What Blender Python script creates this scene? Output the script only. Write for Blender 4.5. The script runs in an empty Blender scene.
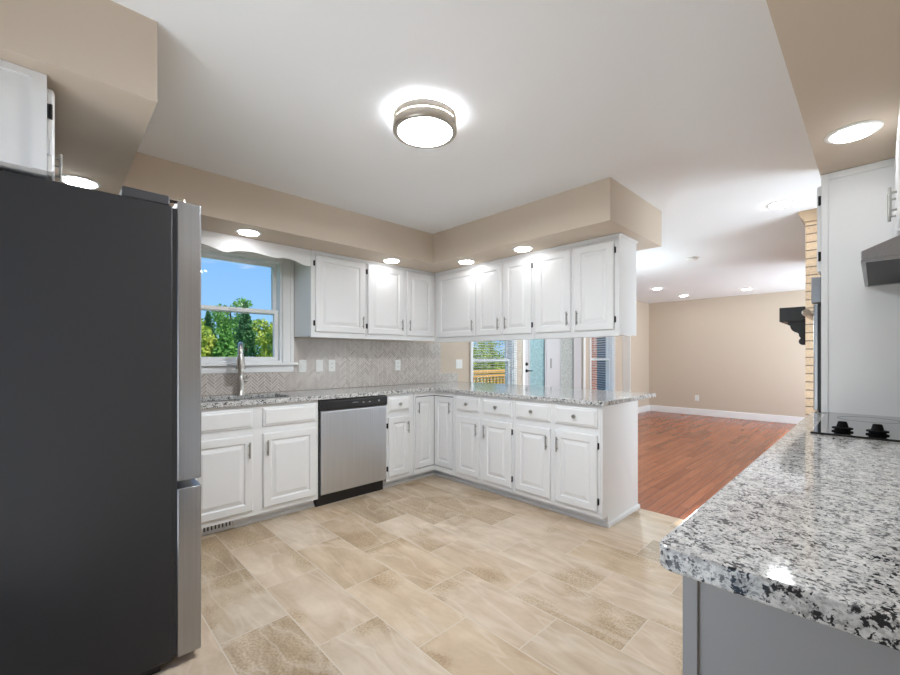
import bpy, bmesh, math, random
from mathutils import Vector, Matrix
random.seed(7)
SC = bpy.context.scene
COL = SC.collection

# ---------------------------------------------------------------- camera, world, sun, exposure
cam_d = bpy.data.cameras.new('camera')
cam = bpy.data.objects.new('camera', cam_d)
COL.objects.link(cam)
cam_d.sensor_fit = 'HORIZONTAL'
cam_d.sensor_width = 36.0
cam_d.lens = 411.96 * 36.0 / 900.0
cam_d.shift_y = 19.392 / 900.0
cam_d.clip_start = 0.02
cam_d.clip_end = 400
cam.location = (3.754, -2.705, 1.227)
cam.rotation_euler = (math.radians(90), 0, math.radians(45.977))
SC.camera = cam

SC.view_settings.view_transform = 'Standard'
SC.view_settings.look = 'None'
SC.view_settings.gamma = 1.0
SC.view_settings.use_curve_mapping = False
SC.view_settings.exposure = 0.4

# light levels; patio, living, side and dining feed added fill lamps
LV = dict(drum=170.0, band=185.0, lens=17.0, lensfar=45.0, sky=0.74, sun=3.1, patio=9.5, living=58.0, side=24.0, dining=38.0)

def make_world():
    w = bpy.data.worlds.new('sky')
    SC.world = w
    w.use_nodes = True
    nt = w.node_tree
    nt.nodes.clear()
    N = nt.nodes.new
    out = N('ShaderNodeOutputWorld')
    bg = N('ShaderNodeBackground')
    tc = N('ShaderNodeTexCoord')
    sep = N('ShaderNodeSeparateXYZ')
    nt.links.new(tc.outputs['Generated'], sep.inputs[0])
    ramp = N('ShaderNodeValToRGB')
    e = ramp.color_ramp.elements
    e[0].position = 0.0
    e[0].color = (0.42, 0.74, 1.12, 1)
    e[1].position = 0.45
    e[1].color = (0.12, 0.40, 1.0, 1)
    nt.links.new(sep.outputs['Z'], ramp.inputs[0])
    mp = N('ShaderNodeMapping')
    mp.inputs['Scale'].default_value = (3.0, 3.0, 11.0)
    nt.links.new(tc.outputs['Generated'], mp.inputs[0])
    nz = N('ShaderNodeTexNoise')
    nz.inputs['Scale'].default_value = 1.6
    nz.inputs['Detail'].default_value = 6
    nz.inputs['Roughness'].default_value = 0.55
    nt.links.new(mp.outputs[0], nz.inputs['Vector'])
    cr = N('ShaderNodeValToRGB')
    cr.color_ramp.elements[0].position = 0.56
    cr.color_ramp.elements[1].position = 0.76
    nt.links.new(nz.outputs['Fac'], cr.inputs[0])
    mx = N('ShaderNodeMix')
    mx.data_type = 'RGBA'
    mx.inputs['B'].default_value = (0.92, 0.95, 1.0, 1)
    nt.links.new(cr.outputs['Color'], mx.inputs['Factor'])
    nt.links.new(ramp.outputs['Color'], mx.inputs['A'])
    nt.links.new(mx.outputs['Result'], bg.inputs['Color'])
    bg.inputs['Strength'].default_value = LV['sky']
    nt.links.new(bg.outputs[0], out.inputs[0])
make_world()

sun_d = bpy.data.lights.new('sun', 'SUN')
sun_d.energy = LV['sun']
sun_d.angle = 0.01
sun_d.color = (1.0, 0.95, 0.86)
sun = bpy.data.objects.new('sun', sun_d)
COL.objects.link(sun)
sun.rotation_euler = (math.radians(38), 0, math.radians(110))   # from behind the house, high

def fill_light(name, loc, sx, sz, energy, aim, spread, col=(0.82, 0.93, 1.0)):
    d = bpy.data.lights.new(name, 'AREA')
    d.shape = 'RECTANGLE'
    d.size = sx
    d.size_y = sz
    d.energy = energy
    d.spread = math.radians(spread)
    d.color = col
    o = bpy.data.objects.new(name, d)
    COL.objects.link(o)
    o.location = loc
    o.rotation_euler = Vector(aim).to_track_quat('-Z', 'Y').to_euler()
    return o
# daylight: fill lamps added outside unseen openings to brighten the rooms
fill_light('fill_back', (2.75, -3.28, 0.95), 1.3, 1.7, LV['patio'], (-0.1, 0.75, 0.66), 140, (1.0, 0.98, 0.95))
fill_light('fill_living', (4.34, 5.75, 1.20), 2.0, 1.5, LV['living'], (-1.0, -0.1, 0.25), 170)
fill_light('fill_side', (4.34, 1.345, 1.10), 0.7, 1.4, LV['side'], (-1.0, 0.0, 0.0), 170)
# added fill point without a fixture, hidden behind the wall cabinets
dl = bpy.data.lights.new('fill_dining', 'POINT')
dl.energy = LV['dining']
dl.shadow_soft_size = 0.12
dl.color = (0.78, 0.94, 1.0)
dlo = bpy.data.objects.new('fill_dining', dl)
COL.objects.link(dlo)
dlo.location = (1.50, 2.62, 1.47)

# ---------------------------------------------------------------- node material helpers
def newmat(name):
    m = bpy.data.materials.new(name)
    m.use_nodes = True
    nt = m.node_tree
    b = nt.nodes['Principled BSDF']
    return m, nt, b

def pmat(name, col, rough=0.5, metal=0.0, spec=0.5, coat=0.0, bump=0.0, bscale=200.0):
    m, nt, b = newmat(name)
    b.inputs['Base Color'].default_value = (*col, 1)
    b.inputs['Roughness'].default_value = rough
    b.inputs['Metallic'].default_value = metal
    b.inputs['Specular IOR Level'].default_value = spec
    b.inputs['Coat Weight'].default_value = coat
    if bump > 0:
        tc = nt.nodes.new('ShaderNodeTexCoord')
        nz = nt.nodes.new('ShaderNodeTexNoise')
        nz.inputs['Scale'].default_value = bscale
        nz.inputs['Detail'].default_value = 3
        bp = nt.nodes.new('ShaderNodeBump')
        bp.inputs['Strength'].default_value = bump
        bp.inputs['Distance'].default_value = 0.002
        nt.links.new(tc.outputs['Object'], nz.inputs['Vector'])
        nt.links.new(nz.outputs['Fac'], bp.inputs['Height'])
        nt.links.new(bp.outputs[0], b.inputs['Normal'])
    return m

def emis(name, col, s):
    m, nt, b = newmat(name)
    b.inputs['Base Color'].default_value = (*col, 1)
    b.inputs['Emission Color'].default_value = (*col, 1)
    b.inputs['Emission Strength'].default_value = s
    return m

def ramp(nt, stops, interp='LINEAR'):
    r = nt.nodes.new('ShaderNodeValToRGB')
    r.color_ramp.interpolation = interp
    el = r.color_ramp.elements
    while len(el) < len(stops):
        el.new(0.5)
    for i, (p, c) in enumerate(stops):
        el[i].position = p
        el[i].color = (*c, 1) if len(c) == 3 else c
    return r

def mixc(nt, fac, a, b, mode='MIX'):
    x = nt.nodes.new('ShaderNodeMix')
    x.data_type = 'RGBA'
    x.blend_type = mode
    for key, v in (('Factor', fac), ('A', a), ('B', b)):
        if isinstance(v, bpy.types.NodeSocket):
            nt.links.new(v, x.inputs[key])
        elif key == 'Factor':
            x.inputs[key].default_value = v
        else:
            x.inputs[key].default_value = (*v, 1)
    return x.outputs['Result']

def math_n(nt, op, a, b=None, c=None):
    n = nt.nodes.new('ShaderNodeMath')
    n.operation = op
    for i, v in enumerate((a, b, c)):
        if v is None:
            continue
        if isinstance(v, bpy.types.NodeSocket):
            nt.links.new(v, n.inputs[i])
        else:
            n.inputs[i].default_value = v
    return n.outputs[0]

def noise(nt, vec, scale, detail=4, rough=0.5, w=None, dist=0.0):
    n = nt.nodes.new('ShaderNodeTexNoise')
    n.inputs['Scale'].default_value = scale
    n.inputs['Detail'].default_value = detail
    n.inputs['Roughness'].default_value = rough
    n.inputs['Distortion'].default_value = dist
    if w is not None:
        n.noise_dimensions = '4D'
        nt.links.new(w, n.inputs['W'])
    nt.links.new(vec, n.inputs['Vector'])
    return n.outputs['Fac']

def objco(nt):
    return nt.nodes.new('ShaderNodeTexCoord').outputs['Object']

def mapping(nt, vec, scale=(1, 1, 1), loc=(0, 0, 0), rot=(0, 0, 0)):
    m = nt.nodes.new('ShaderNodeMapping')
    m.inputs['Scale'].default_value = scale
    m.inputs['Location'].default_value = loc
    m.inputs['Rotation'].default_value = rot
    nt.links.new(vec, m.inputs[0])
    return m.outputs[0]

def bump_into(nt, b, h, strength, dist):
    bp = nt.nodes.new('ShaderNodeBump')
    bp.inputs['Strength'].default_value = strength
    bp.inputs['Distance'].default_value = dist
    nt.links.new(h, bp.inputs['Height'])
    nt.links.new(bp.outputs[0], b.inputs['Normal'])

# ---------------------------------------------------------------- materials
M = {}
M['cab'] = pmat('white cabinet paint', (0.80, 0.80, 0.80), 0.38, bump=0.05, bscale=90)
M['greypanel'] = pmat('light grey panel tone', (0.36, 0.36, 0.365), 0.5)  # end panel colour, darker than the white cabinets
M['trimwhite'] = pmat('white trim paint', (0.90, 0.90, 0.895), 0.4)
M['wall'] = pmat('beige wall paint', (0.63, 0.535, 0.435), 0.7, spec=0.3, bump=0.12, bscale=260)
M['ceil'] = pmat('white ceiling paint', (0.87, 0.88, 0.89), 0.8, spec=0.2, bump=0.1, bscale=220)
M['black'] = pmat('black plastic', (0.012, 0.012, 0.014), 0.35)
M['blackmetal'] = pmat('black hinge metal', (0.01, 0.01, 0.01), 0.5, 0.2)
M['pull'] = pmat('dark nickel', (0.40, 0.39, 0.37), 0.35, 0.9)
M['nickel'] = pmat('brushed nickel', (0.60, 0.54, 0.47), 0.3, 1.0)
M['faucet'] = pmat('satin steel', (0.52, 0.50, 0.48), 0.32, 1.0)
M['plate'] = pmat('white plastic plate', (0.83, 0.83, 0.80), 0.35)
M['slot'] = pmat('dark slot', (0.05, 0.05, 0.05), 0.6)
M['mantel'] = pmat('black painted wood', (0.008, 0.008, 0.008), 0.5)
M['cooktop'] = pmat('black ceramic glass', (0.006, 0.006, 0.007), 0.05, coat=0.6)
M['knobblack'] = pmat('black knob', (0.002, 0.002, 0.002), 0.7, spec=0.15)
M['browntrim'] = pmat('tan painted wood', (0.42, 0.30, 0.19), 0.55)
M['fridgeside'] = pmat('charcoal fridge side', (0.022, 0.022, 0.024), 0.5, 0.0, bump=0.25, bscale=500)
M['gasket'] = pmat('dark grey gasket', (0.05, 0.05, 0.055), 0.5)
M['lens'] = emis('lit lens', (0.97, 0.98, 1.0), LV['lens'])
M['lensfar'] = emis('lit living room lens', (0.95, 0.98, 1.0), LV['lensfar'])
M['drum'] = emis('lit drum diffuser', (0.89, 0.95, 1.0), LV['drum'])
M['band'] = emis('lit diffuser band', (0.90, 0.95, 1.0), LV['band'])
M['screen'] = pmat('dark filter', (0.010, 0.010, 0.011), 0.45, 0.0, spec=0.25)
M['blind'] = pmat('white blind slats', (0.82, 0.82, 0.80), 0.5)
M['label'] = pmat('pale grey print', (0.45, 0.46, 0.48), 0.5)
M['rail'] = pmat('yellow stained wood', (0.85, 0.47, 0.11), 0.6)
M['bark'] = pmat('bark', (0.10, 0.07, 0.05), 0.9)
M['doorpaint'] = pmat('white door paint', (0.62, 0.61, 0.63), 0.4)

def steel(name, axis, col=(0.56, 0.57, 0.59), rough=0.28):
    m, nt, b = newmat(name)
    sc = [220, 220, 220]
    sc[axis] = 2.0
    v = mapping(nt, objco(nt), tuple(sc))
    f = noise(nt, v, 1.0, 2)
    r = ramp(nt, [(0.3, (0.9 * col[0], 0.9 * col[1], 0.9 * col[2])), (0.7, col)])
    nt.links.new(f, r.inputs[0])
    nt.links.new(r.outputs[0], b.inputs['Base Color'])
    b.inputs['Metallic'].default_value = 1.0
    b.inputs['Roughness'].default_value = rough
    b.inputs['Anisotropic'].default_value = 0.5
    bump_into(nt, b, f, 0.06, 0.001)
    return m
M['steelv'] = steel('brushed stainless steel vertical', 2, (0.66, 0.69, 0.74), 0.36)
M['steeldoor'] = steel('brushed stainless door edge', 2, (0.42, 0.43, 0.45), 0.3)
M['steelh'] = steel('brushed stainless steel horizontal', 1, (0.42, 0.42, 0.43), 0.3)

def tile_floor():
    m, nt, b = newmat('travertine porcelain floor tile')
    co = objco(nt)
    v = mapping(nt, co, loc=(-2.411 + 0.603 * 20, 0.7 + 0.2985 * 40, 0))
    br = nt.nodes.new('ShaderNodeTexBrick')
    nt.links.new(v, br.inputs['Vector'])
    br.offset = 0.5
    br.inputs['Scale'].default_value = 1.0
    br.inputs['Brick Width'].default_value = 0.603
    br.inputs['Row Height'].default_value = 0.2985
    br.inputs['Mortar Size'].default_value = 0.0022
    br.inputs['Mortar Smooth'].default_value = 0.1
    br.inputs['Color1'].default_value = (0, 0, 0, 1)
    br.inputs['Color2'].default_value = (1, 1, 1, 1)
    br.inputs['Mortar'].default_value = (0.5, 0.5, 0.5, 1)
    rnd = nt.nodes.new('ShaderNodeSeparateColor')
    nt.links.new(br.outputs['Color'], rnd.inputs[0])
    r = rnd.outputs[0]
    w = math_n(nt, 'MULTIPLY', r, 37.0)
    # long soft veins, drifting diagonally across every tile
    vv = mapping(nt, co, (1.3, 5.0, 1), rot=(0, 0, math.radians(-32)))
    n1 = noise(nt, vv, 1.0, 6, 0.62, w, 1.4)
    n2 = noise(nt, co, 5.0, 6, 0.6, w, 0.4)
    base = ramp(nt, [(0.22, (0.42, 0.32, 0.23)), (0.45, (0.56, 0.455, 0.355)), (0.60, (0.64, 0.545, 0.45)), (0.85, (0.72, 0.645, 0.56))])
    nt.links.new(n1, base.inputs[0])
    t = ramp(nt, [(0.0, (0.98, 0.91, 0.80)), (0.25, (1.0, 0.97, 0.93)), (0.5, (0.86, 0.82, 0.74)), (0.7, (1.06, 1.04, 1.02)), (1.0, (0.92, 0.84, 0.72))])
    nt.links.new(r, t.inputs[0])
    c = mixc(nt, 1.0, base.outputs[0], t.outputs[0], 'MULTIPLY')
    t2 = ramp(nt, [(0.3, (0.86, 0.84, 0.80)), (0.7, (1.06, 1.06, 1.06))])
    nt.links.new(n2, t2.inputs[0])
    c = mixc(nt, 1.0, c, t2.outputs[0], 'MULTIPLY')
    # grainy pitting on some of the tiles
    g = noise(nt, co, 85, 4, 0.7)
    gr = ramp(nt, [(0.40, (0.56, 0.48, 0.36)), (0.52, (0.84, 0.79, 0.69)), (0.66, (0.96, 0.93, 0.86))])
    nt.links.new(g, gr.inputs[0])
    zone = noise(nt, co, 2.6, 2, 0.5, w)
    zone = math_n(nt, 'ADD', zone, math_n(nt, 'MULTIPLY', math_n(nt, 'LESS_THAN', math_n(nt, 'ABSOLUTE', math_n(nt, 'SUBTRACT', r, 0.42)), 0.10), 0.22))
    zr = ramp(nt, [(0.54, (0, 0, 0)), (0.62, (1, 1, 1))])
    nt.links.new(zone, zr.inputs[0])
    z1 = nt.nodes.new('ShaderNodeSeparateColor')
    nt.links.new(zr.outputs[0], z1.inputs[0])
    c2 = mixc(nt, 1.0, c, gr.outputs[0], 'MULTIPLY')
    c = mixc(nt, math_n(nt, 'MULTIPLY', z1.outputs[0], 0.8), c, c2)
    # fine white veins
    vn = noise(nt, vv, 0.8, 3, 0.45, w, 0.8)
    vd = math_n(nt, 'ABSOLUTE', math_n(nt, 'SUBTRACT', vn, 0.5))
    vr = ramp(nt, [(0.0, (0.55, 0.55, 0.55)), (0.022, (0, 0, 0))])
    nt.links.new(vd, vr.inputs[0])
    v1 = nt.nodes.new('ShaderNodeSeparateColor')
    nt.links.new(vr.outputs[0], v1.inputs[0])
    c = mixc(nt, math_n(nt, 'MULTIPLY', v1.outputs[0], 0.42), c, (0.78, 0.70, 0.60))
    c = mixc(nt, br.outputs['Fac'], c, (0.60, 0.53, 0.44))
    nt.links.new(c, b.inputs['Base Color'])
    b.inputs['Roughness'].default_value = 0.34
    b.inputs['Specular IOR Level'].default_value = 0.4
    h = math_n(nt, 'SUBTRACT', math_n(nt, 'MULTIPLY', n2, 0.25), br.outputs['Fac'])
    bump_into(nt, b, h, 0.35, 0.002)
    return m
M['tilefloor'] = tile_floor()

def wood_floor():
    m, nt, b = newmat('glossy cherry wood planks')
    co = objco(nt)
    sp = nt.nodes.new('ShaderNodeSeparateXYZ')
    nt.links.new(co, sp.inputs[0])
    cb = nt.nodes.new('ShaderNodeCombineXYZ')
    nt.links.new(math_n(nt, 'ADD', sp.outputs[1], 30.0), cb.inputs[0])
    nt.links.new(math_n(nt, 'ADD', sp.outputs[0], 30.0), cb.inputs[1])
    br = nt.nodes.new('ShaderNodeTexBrick')
    nt.links.new(cb.outputs[0], br.inputs['Vector'])
    br.offset = 0.37
    br.offset_frequency = 3
    br.inputs['Scale'].default_value = 1.0
    br.inputs['Brick Width'].default_value = 0.95
    br.inputs['Row Height'].default_value = 0.083
    br.inputs['Mortar Size'].default_value = 0.0018
    br.inputs['Mortar Smooth'].default_value = 0.2
    br.inputs['Color1'].default_value = (0, 0, 0, 1)
    br.inputs['Color2'].default_value = (1, 1, 1, 1)
    sc = nt.nodes.new('ShaderNodeSeparateColor')
    nt.links.new(br.outputs['Color'], sc.inputs[0])
    r = sc.outputs[0]
    g = noise(nt, mapping(nt, co, (26, 1.6, 1)), 1.0, 6, 0.65, math_n(nt, 'MULTIPLY', r, 21.0), 0.6)
    base = ramp(nt, [(0.2, (0.24, 0.070, 0.030)), (0.5, (0.36, 0.112, 0.050)), (0.8, (0.47, 0.165, 0.080))])
    nt.links.new(g, base.inputs[0])
    t = ramp(nt, [(0.0, (0.80, 0.76, 0.74)), (0.5, (1, 1, 1)), (1.0, (1.12, 1.12, 1.1))])
    nt.links.new(r, t.inputs[0])
    c = mixc(nt, 1.0, base.outputs[0], t.outputs[0], 'MULTIPLY')
    c = mixc(nt, br.outputs['Fac'], c, (0.06, 0.018, 0.01))
    nt.links.new(c, b.inputs['Base Color'])
    b.inputs['Roughness'].default_value = 0.24
    b.inputs['Specular IOR Level'].default_value = 0.28
    bump_into(nt, b, math_n(nt, 'SUBTRACT', math_n(nt, 'MULTIPLY', g, 0.3), br.outputs['Fac']), 0.3, 0.0012)
    return m
M['wood'] = wood_floor()

def granite():
    m, nt, b = newmat('speckled grey granite')
    co = objco(nt)
    n0 = noise(nt, co, 62, 5, 0.62, dist=0.4)
    base = ramp(nt, [(0.30, (0.40, 0.39, 0.385)), (0.44, (0.60, 0.595, 0.585)), (0.55, (0.70, 0.695, 0.685)), (0.75, (0.80, 0.80, 0.79))])
    nt.links.new(n0, base.inputs[0])
    v1 = nt.nodes.new('ShaderNodeTexVoronoi')
    v1.inputs['Scale'].default_value = 240
    nt.links.new(co, v1.inputs['Vector'])
    s1 = nt.nodes.new('ShaderNodeSeparateColor')
    nt.links.new(v1.outputs['Color'], s1.inputs[0])
    r1 = ramp(nt, [(0.0, (0.70, 0.70, 0.70)), (0.35, (0.94, 0.94, 0.93)), (0.7, (1.05, 1.05, 1.04))])
    nt.links.new(s1.outputs[0], r1.inputs[0])
    c = mixc(nt, 1.0, base.outputs[0], r1.outputs[0], 'MULTIPLY')
    # grey patches, then black mica flecks in loose clusters
    pn = noise(nt, mapping(nt, co, loc=(5, 3, 1)), 105, 4, 0.65)
    pr = ramp(nt, [(0.555, (0, 0, 0)), (0.61, (0.75, 0.75, 0.75))])
    nt.links.new(pn, pr.inputs[0])
    ps = nt.nodes.new('ShaderNodeSeparateColor')
    nt.links.new(pr.outputs[0], ps.inputs[0])
    c = mixc(nt, ps.outputs[0], c, (0.22, 0.215, 0.215))
    cl = noise(nt, co, 36, 3, 0.6)
    fl = noise(nt, co, 165, 3, 0.6, dist=0.4)
    k = math_n(nt, 'ADD', math_n(nt, 'MULTIPLY', cl, 0.55), math_n(nt, 'MULTIPLY', fl, 0.75))
    kr = ramp(nt, [(0.690, (0, 0, 0)), (0.735, (1, 1, 1))])
    nt.links.new(k, kr.inputs[0])
    ks = nt.nodes.new('ShaderNodeSeparateColor')
    nt.links.new(kr.outputs[0], ks.inputs[0])
    c = mixc(nt, ks.outputs[0], c, (0.022, 0.022, 0.026))
    nt.links.new(c, b.inputs['Base Color'])
    b.inputs['Roughness'].default_value = 0.08
    b.inputs['Specular IOR Level'].default_value = 0.5
    return m
M['granite'] = granite()

def herring():
    m, nt, b = newmat('grey beige herringbone tile')
    at = nt.nodes.new('ShaderNodeAttribute')
    at.attribute_name = 'tile_tone'
    r = ramp(nt, [(0.0, (0.47, 0.405, 0.365)), (0.5, (0.55, 0.485, 0.44)), (1.0, (0.63, 0.565, 0.52))])
    nt.links.new(at.outputs['Fac'], r.inputs[0])
    nt.links.new(r.outputs[0], b.inputs['Base Color'])
    b.inputs['Roughness'].default_value = 0.25
    return m
M['herring'] = herring()
M['grout'] = pmat('pale grout', (0.84, 0.82, 0.79), 0.8)

def brick_mat(name, c1, c2, mortar, w, h, ms):
    m, nt, b = newmat(name)
    co = objco(nt)
    sp = nt.nodes.new('ShaderNodeSeparateXYZ')
    nt.links.new(co, sp.inputs[0])
    cb = nt.nodes.new('ShaderNodeCombineXYZ')
    nt.links.new(math_n(nt, 'ADD', math_n(nt, 'ADD', sp.outputs[0], sp.outputs[1]), 20.1), cb.inputs[0])
    nt.links.new(math_n(nt, 'ADD', sp.outputs[2], 20.0 * h), cb.inputs[1])
    br = nt.nodes.new('ShaderNodeTexBrick')
    nt.links.new(cb.outputs[0], br.inputs['Vector'])
    br.inputs['Scale'].default_value = 1.0
    br.inputs['Brick Width'].default_value = w
    br.inputs['Row Height'].default_value = h
    br.inputs['Mortar Size'].default_value = ms
    br.inputs['Color1'].default_value = (*c1, 1)
    br.inputs['Color2'].default_value = (*c2, 1)
    br.inputs['Mortar'].default_value = (*mortar, 1)
    n = noise(nt, co, 60, 4, 0.6)
    r = ramp(nt, [(0.3, (0.8, 0.8, 0.8)), (0.7, (1.1, 1.1, 1.1))])
    nt.links.new(n, r.inputs[0])
    c = mixc(nt, 1.0, br.outputs['Color'], r.outputs[0], 'MULTIPLY')
    nt.links.new(c, b.inputs['Base Color'])
    b.inputs['Roughness'].default_value = 0.85
    bump_into(nt, b, math_n(nt, 'SUBTRACT', math_n(nt, 'MULTIPLY', n, 0.3), br.outputs['Fac']), 0.8, 0.006)
    return m
M['tanbrick'] = brick_mat('tan fireplace brick', (0.60, 0.44, 0.29), (0.53, 0.38, 0.25), (0.20, 0.15, 0.11), 0.42, 0.068, 0.005)
M['redbrick'] = brick_mat('red house brick', (0.50, 0.16, 0.08), (0.38, 0.12, 0.07), (0.55, 0.50, 0.45), 0.21, 0.075, 0.006)

def leafmat(name, c1, c2):
    m, nt, b = newmat(name)
    f = noise(nt, objco(nt), 1.3, 4, 0.7)
    r = ramp(nt, [(0.35, c1), (0.65, c2)])
    nt.links.new(f, r.inputs[0])
    nt.links.new(r.outputs[0], b.inputs['Base Color'])
    b.inputs['Roughness'].default_value = 0.7
    b.inputs['Specular IOR Level'].default_value = 0.2
    return m
M['leafdark'] = leafmat('dark conifer needles', (0.05, 0.15, 0.06), (0.13, 0.28, 0.10))
M['leafmid'] = leafmat('green leaves', (0.12, 0.30, 0.06), (0.27, 0.48, 0.11))
M['leafyellow'] = leafmat('yellow green leaves', (0.33, 0.44, 0.06), (0.62, 0.66, 0.13))
M['grass'] = leafmat('lawn grass', (0.10, 0.22, 0.05), (0.20, 0.34, 0.08))

def glass(name, tint=(1, 1, 1), gloss=0.06):
    m = bpy.data.materials.new(name)
    m.use_nodes = True
    nt = m.node_tree
    nt.nodes.clear()
    o = nt.nodes.new('ShaderNodeOutputMaterial')
    t = nt.nodes.new('ShaderNodeBsdfTransparent')
    t.inputs[0].default_value = (*tint, 1)
    g = nt.nodes.new('ShaderNodeBsdfGlossy')
    g.inputs['Roughness'].default_value = 0.02
    x = nt.nodes.new('ShaderNodeMixShader')
    x.inputs[0].default_value = gloss
    nt.links.new(t.outputs[0], x.inputs[1])
    nt.links.new(g.outputs[0], x.inputs[2])
    nt.links.new(x.outputs[0], o.inputs[0])
    return m
M['glass'] = glass('clear window glass', (0.98, 0.99, 0.985), 0.006)

def obscure(name, tint, trans):
    m = bpy.data.materials.new(name)
    m.use_nodes = True
    nt = m.node_tree
    nt.nodes.clear()
    o = nt.nodes.new('ShaderNodeOutputMaterial')
    f = noise(nt, mapping(nt, objco(nt), (1, 1, 1.6)), 22, 4, 0.6, dist=0.8)
    r = ramp(nt, [(0.35, tuple(0.72 * c for c in tint)), (0.65, tint)])
    nt.links.new(f, r.inputs[0])
    t = nt.nodes.new('ShaderNodeBsdfTransparent')
    nt.links.new(r.outputs[0], t.inputs[0])
    d = nt.nodes.new('ShaderNodeBsdfTranslucent')
    nt.links.new(r.outputs[0], d.inputs[0])
    p = nt.nodes.new('ShaderNodeBsdfPrincipled')
    nt.links.new(r.outputs[0], p.inputs['Base Color'])
    p.inputs['Roughness'].default_value = 0.15
    x = nt.nodes.new('ShaderNodeMixShader')
    x.inputs[0].default_value = trans
    nt.links.new(d.outputs[0], x.inputs[1])
    nt.links.new(t.outputs[0], x.inputs[2])
    y = nt.nodes.new('ShaderNodeMixShader')
    y.inputs[0].default_value = 0.5
    nt.links.new(x.outputs[0], y.inputs[1])
    nt.links.new(p.outputs[0], y.inputs[2])
    nt.links.new(y.outputs[0], o.inputs[0])
    return m
M['tealglass'] = obscure('blue green patterned glass', (0.66, 0.88, 0.90), 0.45)
M['paleglass'] = obscure('pale patterned glass', (0.90, 0.91, 0.86), 0.2)

# ---------------------------------------------------------------- geometry helpers
def world_loc(o):
    v = Vector((0, 0, 0))
    while o is not None:
        v += o.location
        o = o.parent
    return v

def obj(name, bm, mat, parent=None, smooth=None, bevel=0.0, seg=2, label=None):
    """Link a bmesh (in world coordinates) as ONE mesh object."""
    bmesh.ops.remove_doubles(bm, verts=bm.verts, dist=1e-6)
    bmesh.ops.recalc_face_normals(bm, faces=bm.faces)
    off = world_loc(parent) if parent is not None else None
    me = bpy.data.meshes.new(name)
    o = bpy.data.objects.new(name, me)
    COL.objects.link(o)
    if parent is not None:
        bmesh.ops.translate(bm, verts=bm.verts, vec=-off)
        o.parent = parent
    bm.to_mesh(me)
    bm.free()
    for m in (mat if isinstance(mat, (list, tuple)) else [mat]):
        me.materials.append(m)
    if bevel > 0:
        b = o.modifiers.new('bevel', 'BEVEL')
        b.width = bevel
        b.segments = seg
        b.limit_method = 'ANGLE'
        b.angle_limit = math.radians(35)
    if smooth:
        for p in me.polygons:
            p.use_smooth = True
        try:
            me.set_sharp_from_angle(angle=math.radians(smooth))
        except Exception:
            pass
    if label:
        o['label'] = label
    return o

def box(bm, x0, x1, y0, y1, z0, z1):
    vs = [bm.verts.new(p) for p in ((x0, y0, z0), (x1, y0, z0), (x1, y1, z0), (x0, y1, z0), (x0, y0, z1), (x1, y0, z1), (x1, y1, z1), (x0, y1, z1))]
    for f in ((0, 3, 2, 1), (4, 5, 6, 7), (0, 1, 5, 4), (1, 2, 6, 5), (2, 3, 7, 6), (3, 0, 4, 7)):
        bm.faces.new([vs[i] for i in f])
    return bm

def boxbm(*a):
    return box(bmesh.new(), *a)

def cyl(bm, p0, p1, r0, r1=None, n=12):
    p0, p1 = Vector(p0), Vector(p1)
    r1 = r0 if r1 is None else r1
    d = (p1 - p0).normalized()
    u = d.orthogonal().normalized()
    v = d.cross(u)
    A, B = [], []
    for i in range(n):
        t = 2 * math.pi * i / n
        e = u * math.cos(t) + v * math.sin(t)
        A.append(bm.verts.new(p0 + e * r0))
        B.append(bm.verts.new(p1 + e * r1))
    for i in range(n):
        j = (i + 1) % n
        bm.faces.new((A[i], A[j], B[j], B[i]))
    bm.faces.new(A[::-1])
    bm.faces.new(B)
    return bm

def tube(bm, pts, radii, n=12):
    pts = [Vector(p) for p in pts]
    if not isinstance(radii, (list, tuple)):
        radii = [radii] * len(pts)
    rings = []
    u = None
    for i, p in enumerate(pts):
        d = (pts[min(i + 1, len(pts) - 1)] - pts[max(i - 1, 0)]).normalized()
        u = d.orthogonal().normalized() if u is None else (u - d * u.dot(d)).normalized()
        v = d.cross(u)
        rings.append([bm.verts.new(p + (u * math.cos(2 * math.pi * k / n) + v * math.sin(2 * math.pi * k / n)) * radii[i]) for k in range(n)])
    for a, b in zip(rings, rings[1:]):
        for k in range(n):
            j = (k + 1) % n
            bm.faces.new((a[k], a[j], b[j], b[k]))
    bm.faces.new(rings[0][::-1])
    bm.faces.new(rings[-1])
    return bm

def lathe(bm, c, prof, n=32, axis='Z'):
    """prof: list of (radius, height) from axis point c along the axis vector."""
    ax = {'Z': Vector((0, 0, 1)), 'X': Vector((1, 0, 0)), '-X': Vector((-1, 0, 0)), '-Y': Vector((0, -1, 0)), 'Y': Vector((0, 1, 0))}[axis]
    u = ax.orthogonal().normalized()
    v = ax.cross(u)
    c = Vector(c)
    rings = []
    for r, h in prof:
        if r < 1e-6:
            rings.append([bm.verts.new(c + ax * h)])
        else:
            rings.append([bm.verts.new(c + ax * h + (u * math.cos(2 * math.pi * k / n) + v * math.sin(2 * math.pi * k / n)) * r) for k in range(n)])
    for a, b in zip(rings, rings[1:]):
        for k in range(n):
            j = (k + 1) % n
            if len(a) == 1 and len(b) == 1:
                continue
            if len(a) == 1:
                bm.faces.new((a[0], b[j], b[k]))
            elif len(b) == 1:
                bm.faces.new((a[k], a[j], b[0]))
            else:
                bm.faces.new((a[k], a[j], b[j], b[k]))
    return bm

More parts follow.
